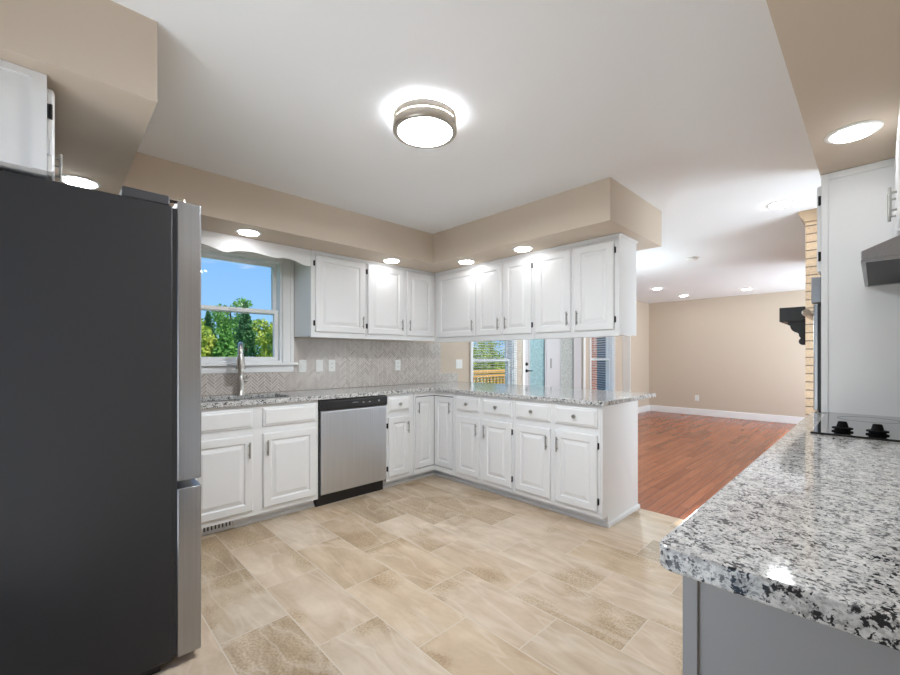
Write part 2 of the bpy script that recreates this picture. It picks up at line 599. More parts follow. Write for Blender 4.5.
def prism(bm, pts, fn, t0, t1):
    """Extrude a 2D outline; fn(p, q, t) -> world point."""
    A = [bm.verts.new(fn(p, q, t0)) for p, q in pts]
    B = [bm.verts.new(fn(p, q, t1)) for p, q in pts]
    n = len(pts)
    bm.faces.new(A[::-1])
    bm.faces.new(B)
    for i in range(n):
        j = (i + 1) % n
        bm.faces.new((A[i], A[j], B[j], B[i]))
    return bm

def cells(bm, xs, ys, inside, z0, z1):
    """Slab from a grid of cells; inside(cx, cy) tells which cells are solid."""
    V = {}
    def vert(i, j, z):
        k = (i, j, z)
        if k not in V:
            V[k] = bm.verts.new((xs[i], ys[j], z))
        return V[k]
    I = {(i, j) for i in range(len(xs) - 1) for j in range(len(ys) - 1) if inside((xs[i] + xs[i + 1]) / 2, (ys[j] + ys[j + 1]) / 2)}
    for i, j in I:
        for z, rev in ((z1, False), (z0, True)):
            q = [vert(i, j, z), vert(i + 1, j, z), vert(i + 1, j + 1, z), vert(i, j + 1, z)]
            bm.faces.new(q[::-1] if rev else q)
        for (di, dj), (a, b) in (((0, -1), ((0, 0), (1, 0))), ((1, 0), ((1, 0), (1, 1))), ((0, 1), ((1, 1), (0, 1))), ((-1, 0), ((0, 1), (0, 0)))):
            if (i + di, j + dj) not in I:
                bm.faces.new((vert(i + a[0], j + a[1], z0), vert(i + b[0], j + b[1], z0), vert(i + b[0], j + b[1], z1), vert(i + a[0], j + a[1], z1)))
    return bm

def thing(name, label, cat, loc, group=None):
    o = bpy.data.objects.new(name, None)
    COL.objects.link(o)
    o.empty_display_size = 0.05
    o.location = loc
    o['label'] = label
    o['category'] = cat
    if group:
        o['group'] = group
    return o

def tag(o, label, cat, group=None, kind=None):
    o['label'] = label
    o['category'] = cat
    if group:
        o['group'] = group
    if kind:
        o['kind'] = kind
    return o

def struct(name, bm, mat, parent=None, label=None, cat=None, **k):
    o = obj(name, bm, mat, parent, **k)
    if parent is None:
        o['kind'] = 'structure'
        if label:
            o['label'] = label
        if cat:
            o['category'] = cat
    return o

# facing helpers: a runs along the face, z is up, c points out of the face
def W(face, pl, a, z, c):
    return {'+X': (pl + c, a, z), '-X': (pl - c, a, z), '-Y': (a, pl - c, z), '+Y': (a, pl + c, z)}[face]

def fbox(bm, face, pl, a0, a1, z0, z1, c0, c1):
    p, q = W(face, pl, a0, z0, c0), W(face, pl, a1, z1, c1)
    return box(bm, min(p[0], q[0]), max(p[0], q[0]), min(p[1], q[1]), max(p[1], q[1]), z0, z1)

def rings_bm(face, pl, a0, a1, z0, z1, rings):
    bm = bmesh.new()
    R = []
    for ins, c in rings:
        R.append([bm.verts.new(W(face, pl, a, z, c)) for a, z in ((a0 + ins, z0 + ins), (a1 - ins, z0 + ins), (a1 - ins, z1 - ins), (a0 + ins, z1 - ins))])
    bm.faces.new(R[0][::-1])
    for A, B in zip(R, R[1:]):
        for k in range(4):
            j = (k + 1) % 4
            bm.faces.new((A[k], A[j], B[j], B[k]))
    bm.faces.new(R[-1])
    return bm

DOOR_RINGS = [(0, 0.001), (0, 0.012), (0.003, 0.016), (0.009, 0.0185), (0.052, 0.0185), (0.056, 0.0165), (0.060, 0.0105), (0.066, 0.0095), (0.078, 0.0125), (0.092, 0.0175), (0.096, 0.0180)]
DRAWER_RINGS = [(0, 0.001), (0, 0.008), (0.004, 0.0105), (0.012, 0.0115), (0.015, 0.016), (0.022, 0.0185)]

def bar_handle(parent, face, pl, a, zc, length=0.112):
    bm = bmesh.new()
    h = length / 2
    cyl(bm, W(face, pl, a, zc - h, 0.038), W(face, pl, a, zc + h, 0.038), 0.0055, n=10)
    for s in (-1, 1):
        cyl(bm, W(face, pl, a, zc + s * h * 0.62, 0.017), W(face, pl, a, zc + s * h * 0.62, 0.036), 0.0045, n=8)
    return obj('handle', bm, M['pull'], parent, smooth=40)

def knob(parent, face, pl, a, zc):
    ax = {'+X': 'X', '-X': '-X', '-Y': '-Y', '+Y': 'Y'}[face]
    bm = lathe(bmesh.new(), W(face, pl, a, zc, 0.017), [(0, 0), (0.007, 0), (0.006, 0.010), (0.009, 0.014), (0.015, 0.018), (0.0155, 0.023), (0.012, 0.028), (0, 0.030)], 16, ax)
    return obj('knob', bm, M['pull'], parent, smooth=40)

def hinge(parent, face, pl, a, zc, side, black):
    bm = bmesh.new()
    s = -1 if side == 'lo' else 1
    cyl(bm, W(face, pl, a + s * 0.005, zc - 0.024, 0.009), W(face, pl, a + s * 0.005, zc + 0.024, 0.009), 0.0045, n=8)
    fbox(bm, face, pl, min(a + s * 0.003, a + s * 0.016), max(a + s * 0.003, a + s * 0.011), zc - 0.022, zc + 0.022, 0.0005, 0.004)
    return obj('hinge', bm, M['blackmetal'] if black else M['cab'], parent, smooth=40, label='black hinge' if black else None)

def door(parent, face, pl, a0, a1, z0, z1, handle=None, hinges=None, black=False, hz=None, tops_only=False):
    d = obj('door', rings_bm(face, pl, a0, a1, z0, z1, DOOR_RINGS), M['cab'], parent)
    if handle:
        side, end = handle
        a = a0 + 0.028 if side == 'lo' else a1 - 0.028
        zc = (z1 - 0.105) if end == 'top' else (z0 + 0.105)
        bar_handle(d, face, pl, a, hz or zc)
    if hinges:
        a = a0 if hinges == 'lo' else a1
        for zc in (z0 + 0.075, z1 - 0.075):
            hinge(d, face, pl, a, zc, hinges, black and not (tops_only and zc < (z0 + z1) / 2))
    return d

def drawer(parent, face, pl, a0, a1, z0, z1, with_knob=True, name='drawer'):
    d = obj(name, rings_bm(face, pl, a0, a1, z0, z1, DRAWER_RINGS), M['cab'], parent)
    if with_knob:
        knob(d, face, pl, (a0 + a1) / 2, (z0 + z1) / 2 + 0.004)
    return d

# ---------------------------------------------------------------- dimensions
H = 2.44
SZ = 2.149           # underside of the soffits
YB, YF = -3.10, 7.07  # back wall, far wall
XR = 4.15            # right wall
YW = 0.72            # where the tile stops and the wood starts

# ---------------------------------------------------------------- room shell
struct('floor', boxbm(-0.15, XR + 0.15, YB - 0.15, YW, -0.12, 0.0), M['tilefloor'], label='beige stone-look tile floor of the kitchen', cat='floor')
struct('floor_living', boxbm(-0.15, XR + 0.15, YW, YF + 0.15, -0.12, 0.0), M['wood'], label='glossy reddish wood floor of the living room', cat='floor')
struct('ceiling', boxbm(-0.15, XR + 0.15, YB - 0.15, YF + 0.15, H, H + 0.2), M['ceil'])

# openings in the left wall: y0, y1, z0, z1
KW = (-2.000, -1.195, 1.172, 2.104)      # kitchen window
DW = (1.335, 2.235, 0.45, 1.95)          # dining window
FD = (2.50, 4.34, 0.0, 2.06)             # glass doors
BW = (4.62, 5.56, 0.45, 1.95)            # window next to the brick
OPEN = [KW, DW, FD, BW]
ys = sorted({YB - 0.15, YF + 0.15, *[v for o in OPEN for v in o[:2]]})
zs = sorted({0.0, H, *[v for o in OPEN for v in o[2:]]})
bm = bmesh.new()
cells(bm, ys, zs, lambda a, b: not any(o[0] < a < o[1] and o[2] < b < o[3] for o in OPEN), 0.0, 0.15)
bmesh.ops.transform(bm, matrix=Matrix(((0, 0, 1, -0.15), (1, 0, 0, 0), (0, 1, 0, 0), (0, 0, 0, 1))), verts=bm.verts)
struct('wall_left', bm, M['wall'])
struct('wall_far', boxbm(0.0, XR, YF, YF + 0.15, 0, H), M['wall'])
LW = (4.65, 6.85, 0.40, 2.15)            # opening added for the living-room fill lamp, out of frame
PD = (2.07, 3.43, 0.0, 2.10)             # opening added for the fill lamp behind the camera
SW = (0.95, 1.74, 0.40, 2.15)            # narrow opening added for the side fill lamp, out of sight
bm = cells(bmesh.new(), [YB - 0.15, SW[0], SW[1], LW[0], LW[1], YF + 0.15], [0, LW[2], LW[3], H], lambda a, b: not ((LW[0] < a < LW[1] or SW[0] < a < SW[1]) and LW[2] < b < LW[3]), XR, XR + 0.15)
bmesh.ops.transform(bm, matrix=Matrix(((0, 0, 1, 0), (1, 0, 0, 0), (0, 1, 0, 0), (0, 0, 0, 1))), verts=bm.verts)
struct('wall_right', bm, M['wall'])
bm = cells(bmesh.new(), [0.0, PD[0], PD[1], XR], [0, PD[3], H], lambda a, b: not (PD[0] < a < PD[1] and b < PD[3]), YB - 0.15, YB)
bmesh.ops.transform(bm, matrix=Matrix(((1, 0, 0, 0), (0, 0, 1, 0), (0, 1, 0, 0), (0, 0, 0, 1))), verts=bm.verts)
struct('wall_back', bm, M['wall'])
struct('wall_jog', boxbm(0.0, 0.16, 6.05, YF, 0, H), M['wall'])

def baseboard(name, x0, x1, y0, y1):
    bm = boxbm(x0, x1, y0, y1, 0.0, 0.135)
    struct(name, bm, M['trimwhite'], bevel=0.006)
baseboard('baseboard_far', 0.175, 3.3, YF - 0.015, YF)
baseboard('baseboard_left', 0.16, 0.175, 6.05, YF)
struct('trim_5', boxbm(0.001, 0.168, 6.028, 6.0495, 0.0, H), M['trimwhite'], label='white strip on the wall jog past the last dining window', cat='trim')  # thin white strip laid over the beige jog face

# soffits
bm = bmesh.new()
cells(bm, [0.0, 0.714, 2.509], [YB, 0.0, 0.954], lambda a, b: a < 0.714 or b > 0, SZ, H)
struct('trim_1', bm, M['wall'], label='beige soffit over the corner wall cabinets', cat='soffit')
struct('trim_2', boxbm(0.714, 1.945, YB, -2.43, SZ, H), M['wall'], label='beige soffit above the fridge', cat='soffit')
struct('trim_3', boxbm(3.556, XR, YB, 0.90, SZ, H), M['wall'], label='beige soffit above the cooktop counter', cat='soffit')

# ---------------------------------------------------------------- windows and doors
def sash_window(name, y0, y1, z0, z1, casing, railz, depth=-0.085, stool=False):
    t = bpy.data.objects.new(name, None)
    COL.objects.link(t)
    t.location = (0, (y0 + y1) / 2, z0)
    t['kind'] = 'structure'
    c = casing
    bm = bmesh.new()
    zb = z0 + 0.004 if stool else z0 - 0.02
    ct = 0.04 if stool else c
    box(bm, 0.0, 0.018, y0 - c, y0 + 0.004, zb, z1 + ct)
    box(bm, 0.0, 0.018, y1 - 0.004, y1 + c, zb, z1 + ct)
    box(bm, 0.0, 0.018, y0 + 0.004, y1 - 0.004, z1 - 0.004, z1 + ct)
    box(bm, 0.018, 0.026, y0 - c, y0 - c + 0.03, zb, z1 + ct)
    box(bm, 0.018, 0.026, y1 + c - 0.03, y1 + c, zb, z1 + ct)
    if not stool:
        box(bm, 0.0, 0.018, y0 - c, y1 + c, z0 - c, z0 - 0.02)
    obj('casing', bm, M['trimwhite'], t, bevel=0.003)
    bm = bmesh.new()
    j = 0.022
    box(bm, -0.14, 0.0, y0, y0 + j, z0, z1)
    box(bm, -0.14, 0.0, y1 - j, y1, z0, z1)
    box(bm, -0.14, 0.0, y0 + j, y1 - j, z1 - j, z1)
    box(bm, -0.14, 0.0, y0 + j, y1 - j, z0, z0 + j)
    obj('jamb', bm, M['trimwhite'], t)
    a0, a1 = y0 + j, y1 - j
    def sash(nm, za, zb, xa, xb, s=0.033):
        bm = bmesh.new()
        box(bm, xa, xb, a0, a0 + s, za, zb)
        box(bm, xa, xb, a1 - s, a1, za, zb)
        box(bm, xa, xb, a0 + s, a1 - s, za, za + s)
        box(bm, xa, xb, a0 + s, a1 - s, zb - s, zb)
        o = obj(nm, bm, M['trimwhite'], t, bevel=0.003)
        obj('pane', boxbm((xa + xb) / 2 - 0.003, (xa + xb) / 2 + 0.003, a0 + s, a1 - s, za + s, zb - s), M['glass'], o)
        return o
    sash('upper_sash', railz - 0.018, z1 - j, -0.125, -0.090)
    lo = sash('lower_sash', z0 + j, railz + 0.018, -0.085, -0.050)
    bm = boxbm(-0.050, -0.035, (a0 + a1) / 2 - 0.03, (a0 + a1) / 2 + 0.03, railz + 0.0, railz + 0.016)
    obj('lock', bm, M['trimwhite'], lo, bevel=0.003)
    if stool:
        obj('stool', boxbm(0.0005, 0.055, y0 - c - 0.03, y1 + c + 0.03, z0 - 0.020, z0 + 0.004), M['trimwhite'], t, bevel=0.006)
        obj('apron', boxbm(0.0005, 0.02, y0 - c, y1 + c, z0 - 0.082, z0 - 0.0205), M['trimwhite'], t, bevel=0.004)
    return t
sash_window('window_1', *KW, 0.094, 1.632, stool=True)
sash_window('window_2', *DW, 0.05, 1.18)
sash_window('window_3', *BW, 0.06, 1.18)

def french_door(name, y0, y1, gl0, gl1, gmat, lever):
    t = bpy.data.objects.new(name, None)
    COL.objects.link(t)
    t.location = (0, (y0 + y1) / 2, 0)
    t['kind'] = 'structure'
    bm = bmesh.new()
    z1 = 2.035
    box(bm, -0.07, -0.025, y0, gl0, 0.005, z1)
    box(bm, -0.07, -0.025, gl1, y1, 0.005, z1)
    box(bm, -0.07, -0.025, gl0, gl1, 0.005, 0.25)
    box(bm, -0.07, -0.025, gl0, gl1, 1.92, z1)
    obj('door_frame', bm, M['doorpaint'], t, bevel=0.004)
    bm = bmesh.new()
    for a, b, c, d in ((gl0, gl0 + 0.02, 0.25, 1.92), (gl1 - 0.02, gl1, 0.25, 1.92), (gl0 + 0.02, gl1 - 0.02, 0.25, 0.27), (gl0 + 0.02, gl1 - 0.02, 1.90, 1.92)):
        box(bm, -0.0245, -0.016, a, b, c, d)
    obj('glazing_bead', bm, M['doorpaint'], t)
    obj('pane', boxbm(-0.052, -0.044, gl0 - 0.0, gl1 + 0.0, 0.25, 1.92), gmat, t)
    if lever:
        y = y0 + 0.085
        bm = bmesh.new()
        lathe(bm, (-0.025, y, 1.01), [(0, 0), (0.027, 0), (0.025, 0.008), (0.012, 0.010), (0.010, 0.045), (0, 0.045)], 16, 'X')
        cyl(bm, (0.015, y, 1.01), (0.015, y + 0.10, 1.01), 0.009, 0.007)
        obj('lever', bm, M['blackmetal'], t, smooth=40)
        obj('deadbolt', lathe(bmesh.new(), (-0.025, y, 1.115), [(0, 0), (0.028, 0), (0.026, 0.012), (0.012, 0.014), (0.010, 0.03), (0, 0.03)], 16, 'X'), M['blackmetal'], t, smooth=40)
    else:
        bm = bmesh.new()
        fbox(bm, '+X', -0.025, y0 + 0.115, y0 + 0.14, 1.04, 1.20, 0.0, 0.012)
        obj('flush_bolt', bm, M['pull'], t, bevel=0.003)
    return t
bm = bmesh.new()
for a, b, c, d in ((LW[0], LW[0] + 0.05, LW[2], LW[3]), (LW[1] - 0.05, LW[1], LW[2], LW[3]), (LW[0] + 0.05, LW[1] - 0.05, LW[2], LW[2] + 0.05), (LW[0] + 0.05, LW[1] - 0.05, LW[3] - 0.05, LW[3]), (5.73, 5.77, LW[2] + 0.05, LW[3] - 0.05)):
    box(bm, XR + 0.04, XR + 0.10, a, b, c, d)
w4 = struct('added_window_4', bm, M['trimwhite'])  # unseen frame, added with its opening to let the living-room fill in
bm = bmesh.new()
for a, b, c, d in ((SW[0], SW[0] + 0.05, SW[2], SW[3]), (SW[1] - 0.05, SW[1], SW[2], SW[3]), (SW[0] + 0.05, SW[1] - 0.05, SW[2], SW[2] + 0.05), (SW[0] + 0.05, SW[1] - 0.05, SW[3] - 0.05, SW[3])):
    box(bm, XR + 0.04, XR + 0.10, a, b, c, d)
struct('added_window_5', bm, M['trimwhite'])  # unseen frame, added with its opening to let the side fill in
bm = bmesh.new()
for a, b, c, d in ((PD[0], PD[0] + 0.06, 0, PD[3]), (PD[1] - 0.06, PD[1], 0, PD[3]), (PD[0] + 0.06, PD[1] - 0.06, 0.001, 0.08), (PD[0] + 0.06, PD[1] - 0.06, PD[3] - 0.06, PD[3]), (2.72, 2.78, 0.08, PD[3] - 0.06)):
    box(bm, a, b, YB - 0.10, YB - 0.04, c, d)
struct('added_door_3', bm, M['trimwhite'])  # unseen door frame, added so the rear fill lamp can shine in
french_door('door_1', 2.515, 3.155, 2.66, 3.125, M['tealglass'], True)
french_door('door_2', 3.165, 4.325, 3.575, 4.05, M['paleglass'], False)
bm = bmesh.new()
box(bm, 0.0, 0.02, 2.445, 2.505, 0, 2.12)
box(bm, 0.0, 0.02, 4.335, 4.395, 0, 2.12)
box(bm, 0.0, 0.02, 2.505, 4.335, 2.06, 2.12)
struct('trim_4', bm, M['trimwhite'], label='white casing around the glass doors', cat='trim')

def blind(y0, y1, z0, z1, x, label, tilt):
    t = thing('window_blind', label, 'blind', (x, (y0 + y1) / 2, z0), 'window blinds')
    obj('head_rail', boxbm(x - 0.02, x + 0.02, y0, y1, z1 - 0.04, z1), M['blind'], t, bevel=0.003)
    bm = bmesh.new()
    z = z0 + 0.035
    ct, st = math.cos(tilt) * 0.0125, math.sin(tilt) * 0.0125
    while z < z1 - 0.05:
        fn = lambda p, q, tt: (x + p, tt, z + q)
        prism(bm, [(-ct, -st - 0.0008), (ct, st - 0.0008), (ct, st + 0.0008), (-ct, -st + 0.0008)], fn, y0 + 0.005, y1 - 0.005)
        z += 0.034
    obj('slats', bm, M['blind'], t)
    obj('bottom_rail', boxbm(x - 0.014, x + 0.014, y0, y1, z0, z0 + 0.018), M['blind'], t, bevel=0.003)
    for y in (y0 + 0.12, y1 - 0.12):
        obj('cord', cyl(bmesh.new(), (x + 0.013, y, z0 + 0.01), (x + 0.013, y, z1 - 0.02), 0.0012, n=5), M['blind'], t)
    bm = cyl(bmesh.new(), (x + 0.022, y0 + 0.06, z1 - 0.75), (x + 0.022, y0 + 0.06, z1 - 0.03), 0.004, n=6)
    obj('wand', bm, M['blind'], t)
blind(1.30, 2.37, 0.44, 2.06, 0.052, 'white slatted blind over the window with the yellow railing outside', 0.32)
blind(4.58, 5.60, 0.44, 2.06, 0.052, 'white slatted blind over the window with red brick outside', 0.32)

# ---------------------------------------------------------------- herringbone backsplash
def backsplash():
    t = thing('tile_backsplash', 'grey-beige herringbone tile backsplash behind the sink counter', 'backsplash', (0, -0.6, 0.915))
    regs = [(-2.20, -1.245 - 0.16, 0.915, 1.085), ]
    n, s = 4, 0.0200
    ca = math.cos(math.radians(45))
    def region(y0, y1, z0, z1, bmt, tone):
        tmp = bmesh.new()
        lay = tmp.faces.layers.float.new('tile_tone')
        cy, cz = (y0 + y1) / 2, (z0 + z1) / 2
        R = 140
        g = 0.10
        rnd = random.Random(3)
        for j in range(-R // 3, R // 3 + 1):
            for k in range(-R, R + 1):
                ox, oy = k + n * j, k - n * j
                for (ax, ay, bx, by) in ((ox, oy, ox + n, oy + 1), (ox, oy + 1, ox + 1, oy + 1 + n)):
                    pts = [(ax + g, ay + g), (bx - g, ay + g), (bx - g, by - g), (ax + g, by - g)]
                    mx, my = (ax + bx) / 2 * s, (ay + by) / 2 * s
                    u, v = (mx - my) * ca, (mx + my) * ca
                    # fixed world grid so that all regions line up
                    if not (y0 - 0.05 < u - 0.5 < y1 + 0.05 and z0 - 0.05 < v + 1.15 < z1 + 0.05):
                        continue
                    top = [tmp.verts.new((0.0115, (px * s - py * s) * ca - 0.5, (px * s + py * s) * ca + 1.15)) for px, py in pts]
                    f = tmp.faces.new(top)
                    f[lay] = rnd.random()
        for co, no in (((0, y0, 0), (0, -1, 0)), ((0, y1, 0), (0, 1, 0)), ((0, 0, z0), (0, 0, -1)), ((0, 0, z1), (0, 0, 1))):
            geom = list(tmp.verts) + list(tmp.edges) + list(tmp.faces)
            bmesh.ops.bisect_plane(tmp, geom=geom, plane_co=co, plane_no=no, clear_outer=True)
        r = bmesh.ops.extrude_face_region(tmp, geom=list(tmp.faces))
        vs = [e for e in r['geom'] if isinstance(e, bmesh.types.BMVert)]
        # extruded faces become the front; push the originals back
        bmesh.ops.translate(tmp, verts=vs, vec=(0.002, 0, 0))
        return tmp
    areas = [(-2.20, -1.099, 0.916, 1.088), (-1.099, 0.75, 0.916, 1.397), (0.75, 1.05, 0.916, 1.025)]
    full = bmesh.new()
    full.faces.layers.float.new('tile_tone')
    g = bmesh.new()
    for a in areas:
        tmp = region(*a, None, None)
        me = bpy.data.meshes.new('tmp')
        tmp.to_mesh(me)
        tmp.free()
        full.from_mesh(me)
        bpy.data.meshes.remove(me)
        box(g, 0.0005, 0.0112, a[0], a[1], a[2], a[3])
    obj('tiles', full, M['herring'], t)
    obj('grout', g, M['grout'], t)
backsplash()

# ---------------------------------------------------------------- base cabinets
BZ0, BZ1 = 0.078, 0.878
FX, FY = 0.62, 0.10          # face planes (front of the face frames)
DR = (0.715, 0.852)
DO = (0.118, 0.665)

def base_unit(label, face, a0, a1, back, hollow=False):
    """A base cabinet with its back at plane `back`; returns the thing."""
    pl = FX if face == '+X' else FY
    if face == '+X':
        c = (0.3, (a0 + a1) / 2, 0)
    else:
        c = ((a0 + a1) / 2, 0.4, 0)
    t = thing('base_cabinet', label, 'cabinet', c, 'white base cabinets along the window wall and peninsula')
    d = abs(pl - back)
    bm = bmesh.new()
    if hollow:
        fbox(bm, face, pl, a0 + 0.001, a0 + 0.019, BZ0, BZ1, -d, -0.0205)
        fbox(bm, face, pl, a1 - 0.019, a1 - 0.001, BZ0, BZ1, -d, -0.0205)
        fbox(bm, face, pl, a0 + 0.019, a1 - 0.019, BZ0, BZ1, -d, -d + 0.01)
        fbox(bm, face, pl, a0 + 0.019, a1 - 0.019, BZ0, BZ0 + 0.018, -d + 0.01, -0.0205)
    else:
        fbox(bm, face, pl, a0 + 0.001, a1 - 0.001, BZ0, BZ1, -d, -0.0205)
    obj('carcass', bm, M['cab'], t)
    bm = bmesh.new()
    fbox(bm, face, pl, a0 + 0.001, a1 - 0.001, BZ0, BZ1, -0.020, 0.0)
    obj('face_frame', bm, M['cab'], t, bevel=0.0015)
    bm = bmesh.new()
    fbox(bm, face, pl, a0 + 0.001, a1 - 0.001, 0.0, BZ0 - 0.001, -d, -0.080)
    obj('toe_kick', bm, M['cab'], t)
    return t

def toe_mould(t, face, a0, a1):
    pl = FX if face == '+X' else FY
    bm = bmesh.new()
    prism(bm, [(-0.0795, 0.0), (-0.060, 0.0), (-0.060, 0.012), (-0.068, 0.022), (-0.0795, 0.026)], lambda p, q, a: W(face, pl, a, q, p), a0, a1)
    obj('toe_moulding', bm, M['cab'], t)

# sink cabinet
t = base_unit('white sink cabinet with two doors under the window', '+X', -2.105, -1.158, 0.015, hollow=True)
toe_mould(t, '+X', -1.765, -1.16)
for a0, a1, hs in ((-2.075, -1.662, 'hi'), (-1.592, -1.180, 'lo')):
    drawer(t, '+X', FX, a0, a1, *DR, with_knob=False, name='false_drawer_front')
    door(t, '+X', FX, a0, a1, *DO, handle=(hs, 'top'), hinges='lo' if hs == 'hi' else 'hi')
# small drawer cabinet right of the dishwasher
t = base_unit('narrow white drawer and door cabinet between dishwasher and corner', '+X', -0.495, -0.172, 0.015)
toe_mould(t, '+X', -0.494, -0.172)
drawer(t, '+X', FX, -0.475, -0.228, *DR)
door(t, '+X', FX, -0.475, -0.228, *DO, handle=('hi', 'top'), hinges='lo', black=True)
# corner cabinet with the folding door
t = thing('corner_cabinet', 'white inside-corner base cabinet with a folding two-leaf door', 'cabinet', (0.45, 0.3, 0))
L = lambda d, xa, ya: [(0.015, -0.170), (FX - d, -0.170), (FX - d, FY + d), (0.910, FY + d), (0.910, 0.718), (0.015, 0.718)]
bm = bmesh.new()
prism(bm, L(0.0205, 0, 0), lambda p, q, z: (p, q, z), BZ0, BZ1)
obj('carcass', bm, M['cab'], t)
bm = bmesh.new()
def lframe(bm, d0, d1, s0, s1, z0, z1):
    prism(bm, [(FX - d1, s0), (FX - d0, s0), (FX - d0, FY + d0), (s1, FY + d0), (s1, FY + d1), (FX - d1, FY + d1)], lambda p, q, z: (p, q, z), z0, z1)
lframe(bm, 0.0, 0.020, -0.170, 0.910, BZ0, 0.122)
lframe(bm, 0.0, 0.020, -0.170, 0.910, 0.838, BZ1)
box(bm, FX - 0.020, FX, -0.170, -0.150, 0.122, 0.838)
box(bm, 0.893, 0.910, FY, FY + 0.020, 0.122, 0.838)
obj('face_frame', bm, M['cab'], t)
bm = bmesh.new()
prism(bm, [(0.015, -0.170), (FX - 0.08, -0.170), (FX - 0.08, FY + 0.08), (0.910, FY + 0.08), (0.910, 0.718), (0.015, 0.718)], lambda p, q, z: (p, q, z), 0.0, BZ0 - 0.001)
obj('toe_kick', bm, M['cab'], t)
bm = bmesh.new()
lframe(bm, 0.060, 0.0795, -0.170, 0.910, 0.0, 0.022)
obj('toe_moulding', bm, M['cab'], t)
bm = bmesh.new()
lframe(bm, 0.0195, 0.0203, -0.150, 0.893, 0.122, 0.838)
obj('door_gap', bm, M['slot'], t, label='dark gap around the folding door')
CR = [(0, -0.018), (0, 0.0), (0.003, 0.002), (0.050, 0.002), (0.054, 0.000), (0.058, -0.007), (0.064, -0.008), (0.076, -0.004), (0.088, 0.001), (0.09, 0.0015)]
d1 = obj('door', rings_bm('+X', FX, -0.143, 0.097, 0.131, 0.829, CR), M['cab'], t)
bar_handle(d1, '+X', FX - 0.016, -0.143 + 0.03, 0.829 - 0.10)
d2 = obj('door', rings_bm('-Y', FY, 0.623, 0.886, 0.131, 0.829, CR), M['cab'], t)
bar_handle(d2, '-Y', FY + 0.016, 0.886 - 0.03, 0.829 - 0.10)
# peninsula cabinets
t = base_unit('white peninsula base cabinet beside the corner, two drawers over two doors', '-Y', 0.912, 1.629, 0.718)
toe_mould(t, '-Y', 0.912, 1.629)
for a0, a1, hs, blk in ((0.952, 1.247, 'hi', False), (1.290, 1.608, 'lo', True)):
    drawer(t, '-Y', FY, a0, a1, *DR)
    door(t, '-Y', FY, a0, a1, *DO, handle=(hs, 'top'), hinges='lo' if hs == 'hi' else 'hi', black=blk)
t = base_unit('white peninsula end cabinet beside the wood floor, two drawers over two doors', '-Y', 1.631, 2.390, 0.718)
toe_mould(t, '-Y', 1.631, 2.405)
for a0, a1, hs, blk in ((1.652, 1.988, 'hi', False), (2.028, 2.372, 'lo', True)):
    drawer(t, '-Y', FY, a0, a1, *DR)
    door(t, '-Y', FY, a0, a1, *DO, handle=(hs, 'top'), hinges='lo' if hs == 'hi' else 'hi', black=blk)
bm = bmesh.new()
prism(bm, [(FY, BZ0), (FY + 0.08, BZ0), (FY + 0.08, 0.0), (0.7185, 0.0), (0.7185, BZ1), (FY, BZ1)], lambda p, q, x: (x, p, q), 2.3905, 2.408)
obj('end_panel', bm, M['cab'], t, bevel=0.001)
bm = bmesh.new()
prism(bm, [(2.4085, 0.0), (2.422, 0.0), (2.422, 0.022), (2.416, 0.03), (2.4085, 0.034)], lambda p, q, y: (p, y, q), FY + 0.066, 0.730)
obj('end_moulding', bm, M['cab'], t)

# floor vent in the toe kick
t = thing('toe_kick_vent', 'white slotted vent grille at the foot of the sink cabinet', 'vent', (0.548, -1.92, 0.0))
bm = bmesh.new()
y0, y1 = -2.09, -1.77
box(bm, 0.5412, 0.550, y0, y1, 0.002, 0.022)
box(bm, 0.5412, 0.550, y0, y1, 0.070, 0.0775)
k = 13
pitch = (y1 - y0 - 0.02) / k
for i in range(k + 1):
    yc = y0 + 0.01 + i * pitch
    box(bm, 0.5412, 0.550, yc - 0.006, yc + 0.006, 0.022, 0.070)
obj('grille', bm, M['cab'], t)
obj('backing', boxbm(0.5403, 0.5411, y0, y1, 0.004, 0.075), M['slot'], t, label='dark slots behind the grille')

# ---------------------------------------------------------------- dishwasher
t = thing('dishwasher', 'stainless steel dishwasher with black control panel', 'dishwasher', (0.35, -0.825, 0))
a0, a1 = -1.154, -0.498
obj('tub', boxbm(0.02, 0.60, a0, a1, 0.10, 0.876), M['black'], t)
obj('toe_panel', boxbm(0.30, 0.575, a0, a1, 0.0, 0.099), M['black'], t, label='black toe panel')
bm = bmesh.new()
prism(bm, [(0.601, 0.790), (0.640, 0.790), (0.648, 0.800), (0.650, 0.862), (0.640, 0.874), (0.601, 0.874)], lambda p, q, y: (p, y, q), a0 + 0.002, a1 - 0.002)
cp = obj('control_panel', bm, M['black'], t, bevel=0.003, label='black control panel')
bm = bmesh.new()
prism(bm, [(0.601, 0.104), (0.634, 0.104), (0.640, 0.112), (0.640, 0.778), (0.634, 0.786), (0.601, 0.786)], lambda p, q, y: (p, y, q), a0 + 0.012, a1 - 0.008)
obj('door', bm, M['steelv'], t, bevel=0.004, label='brushed steel door')
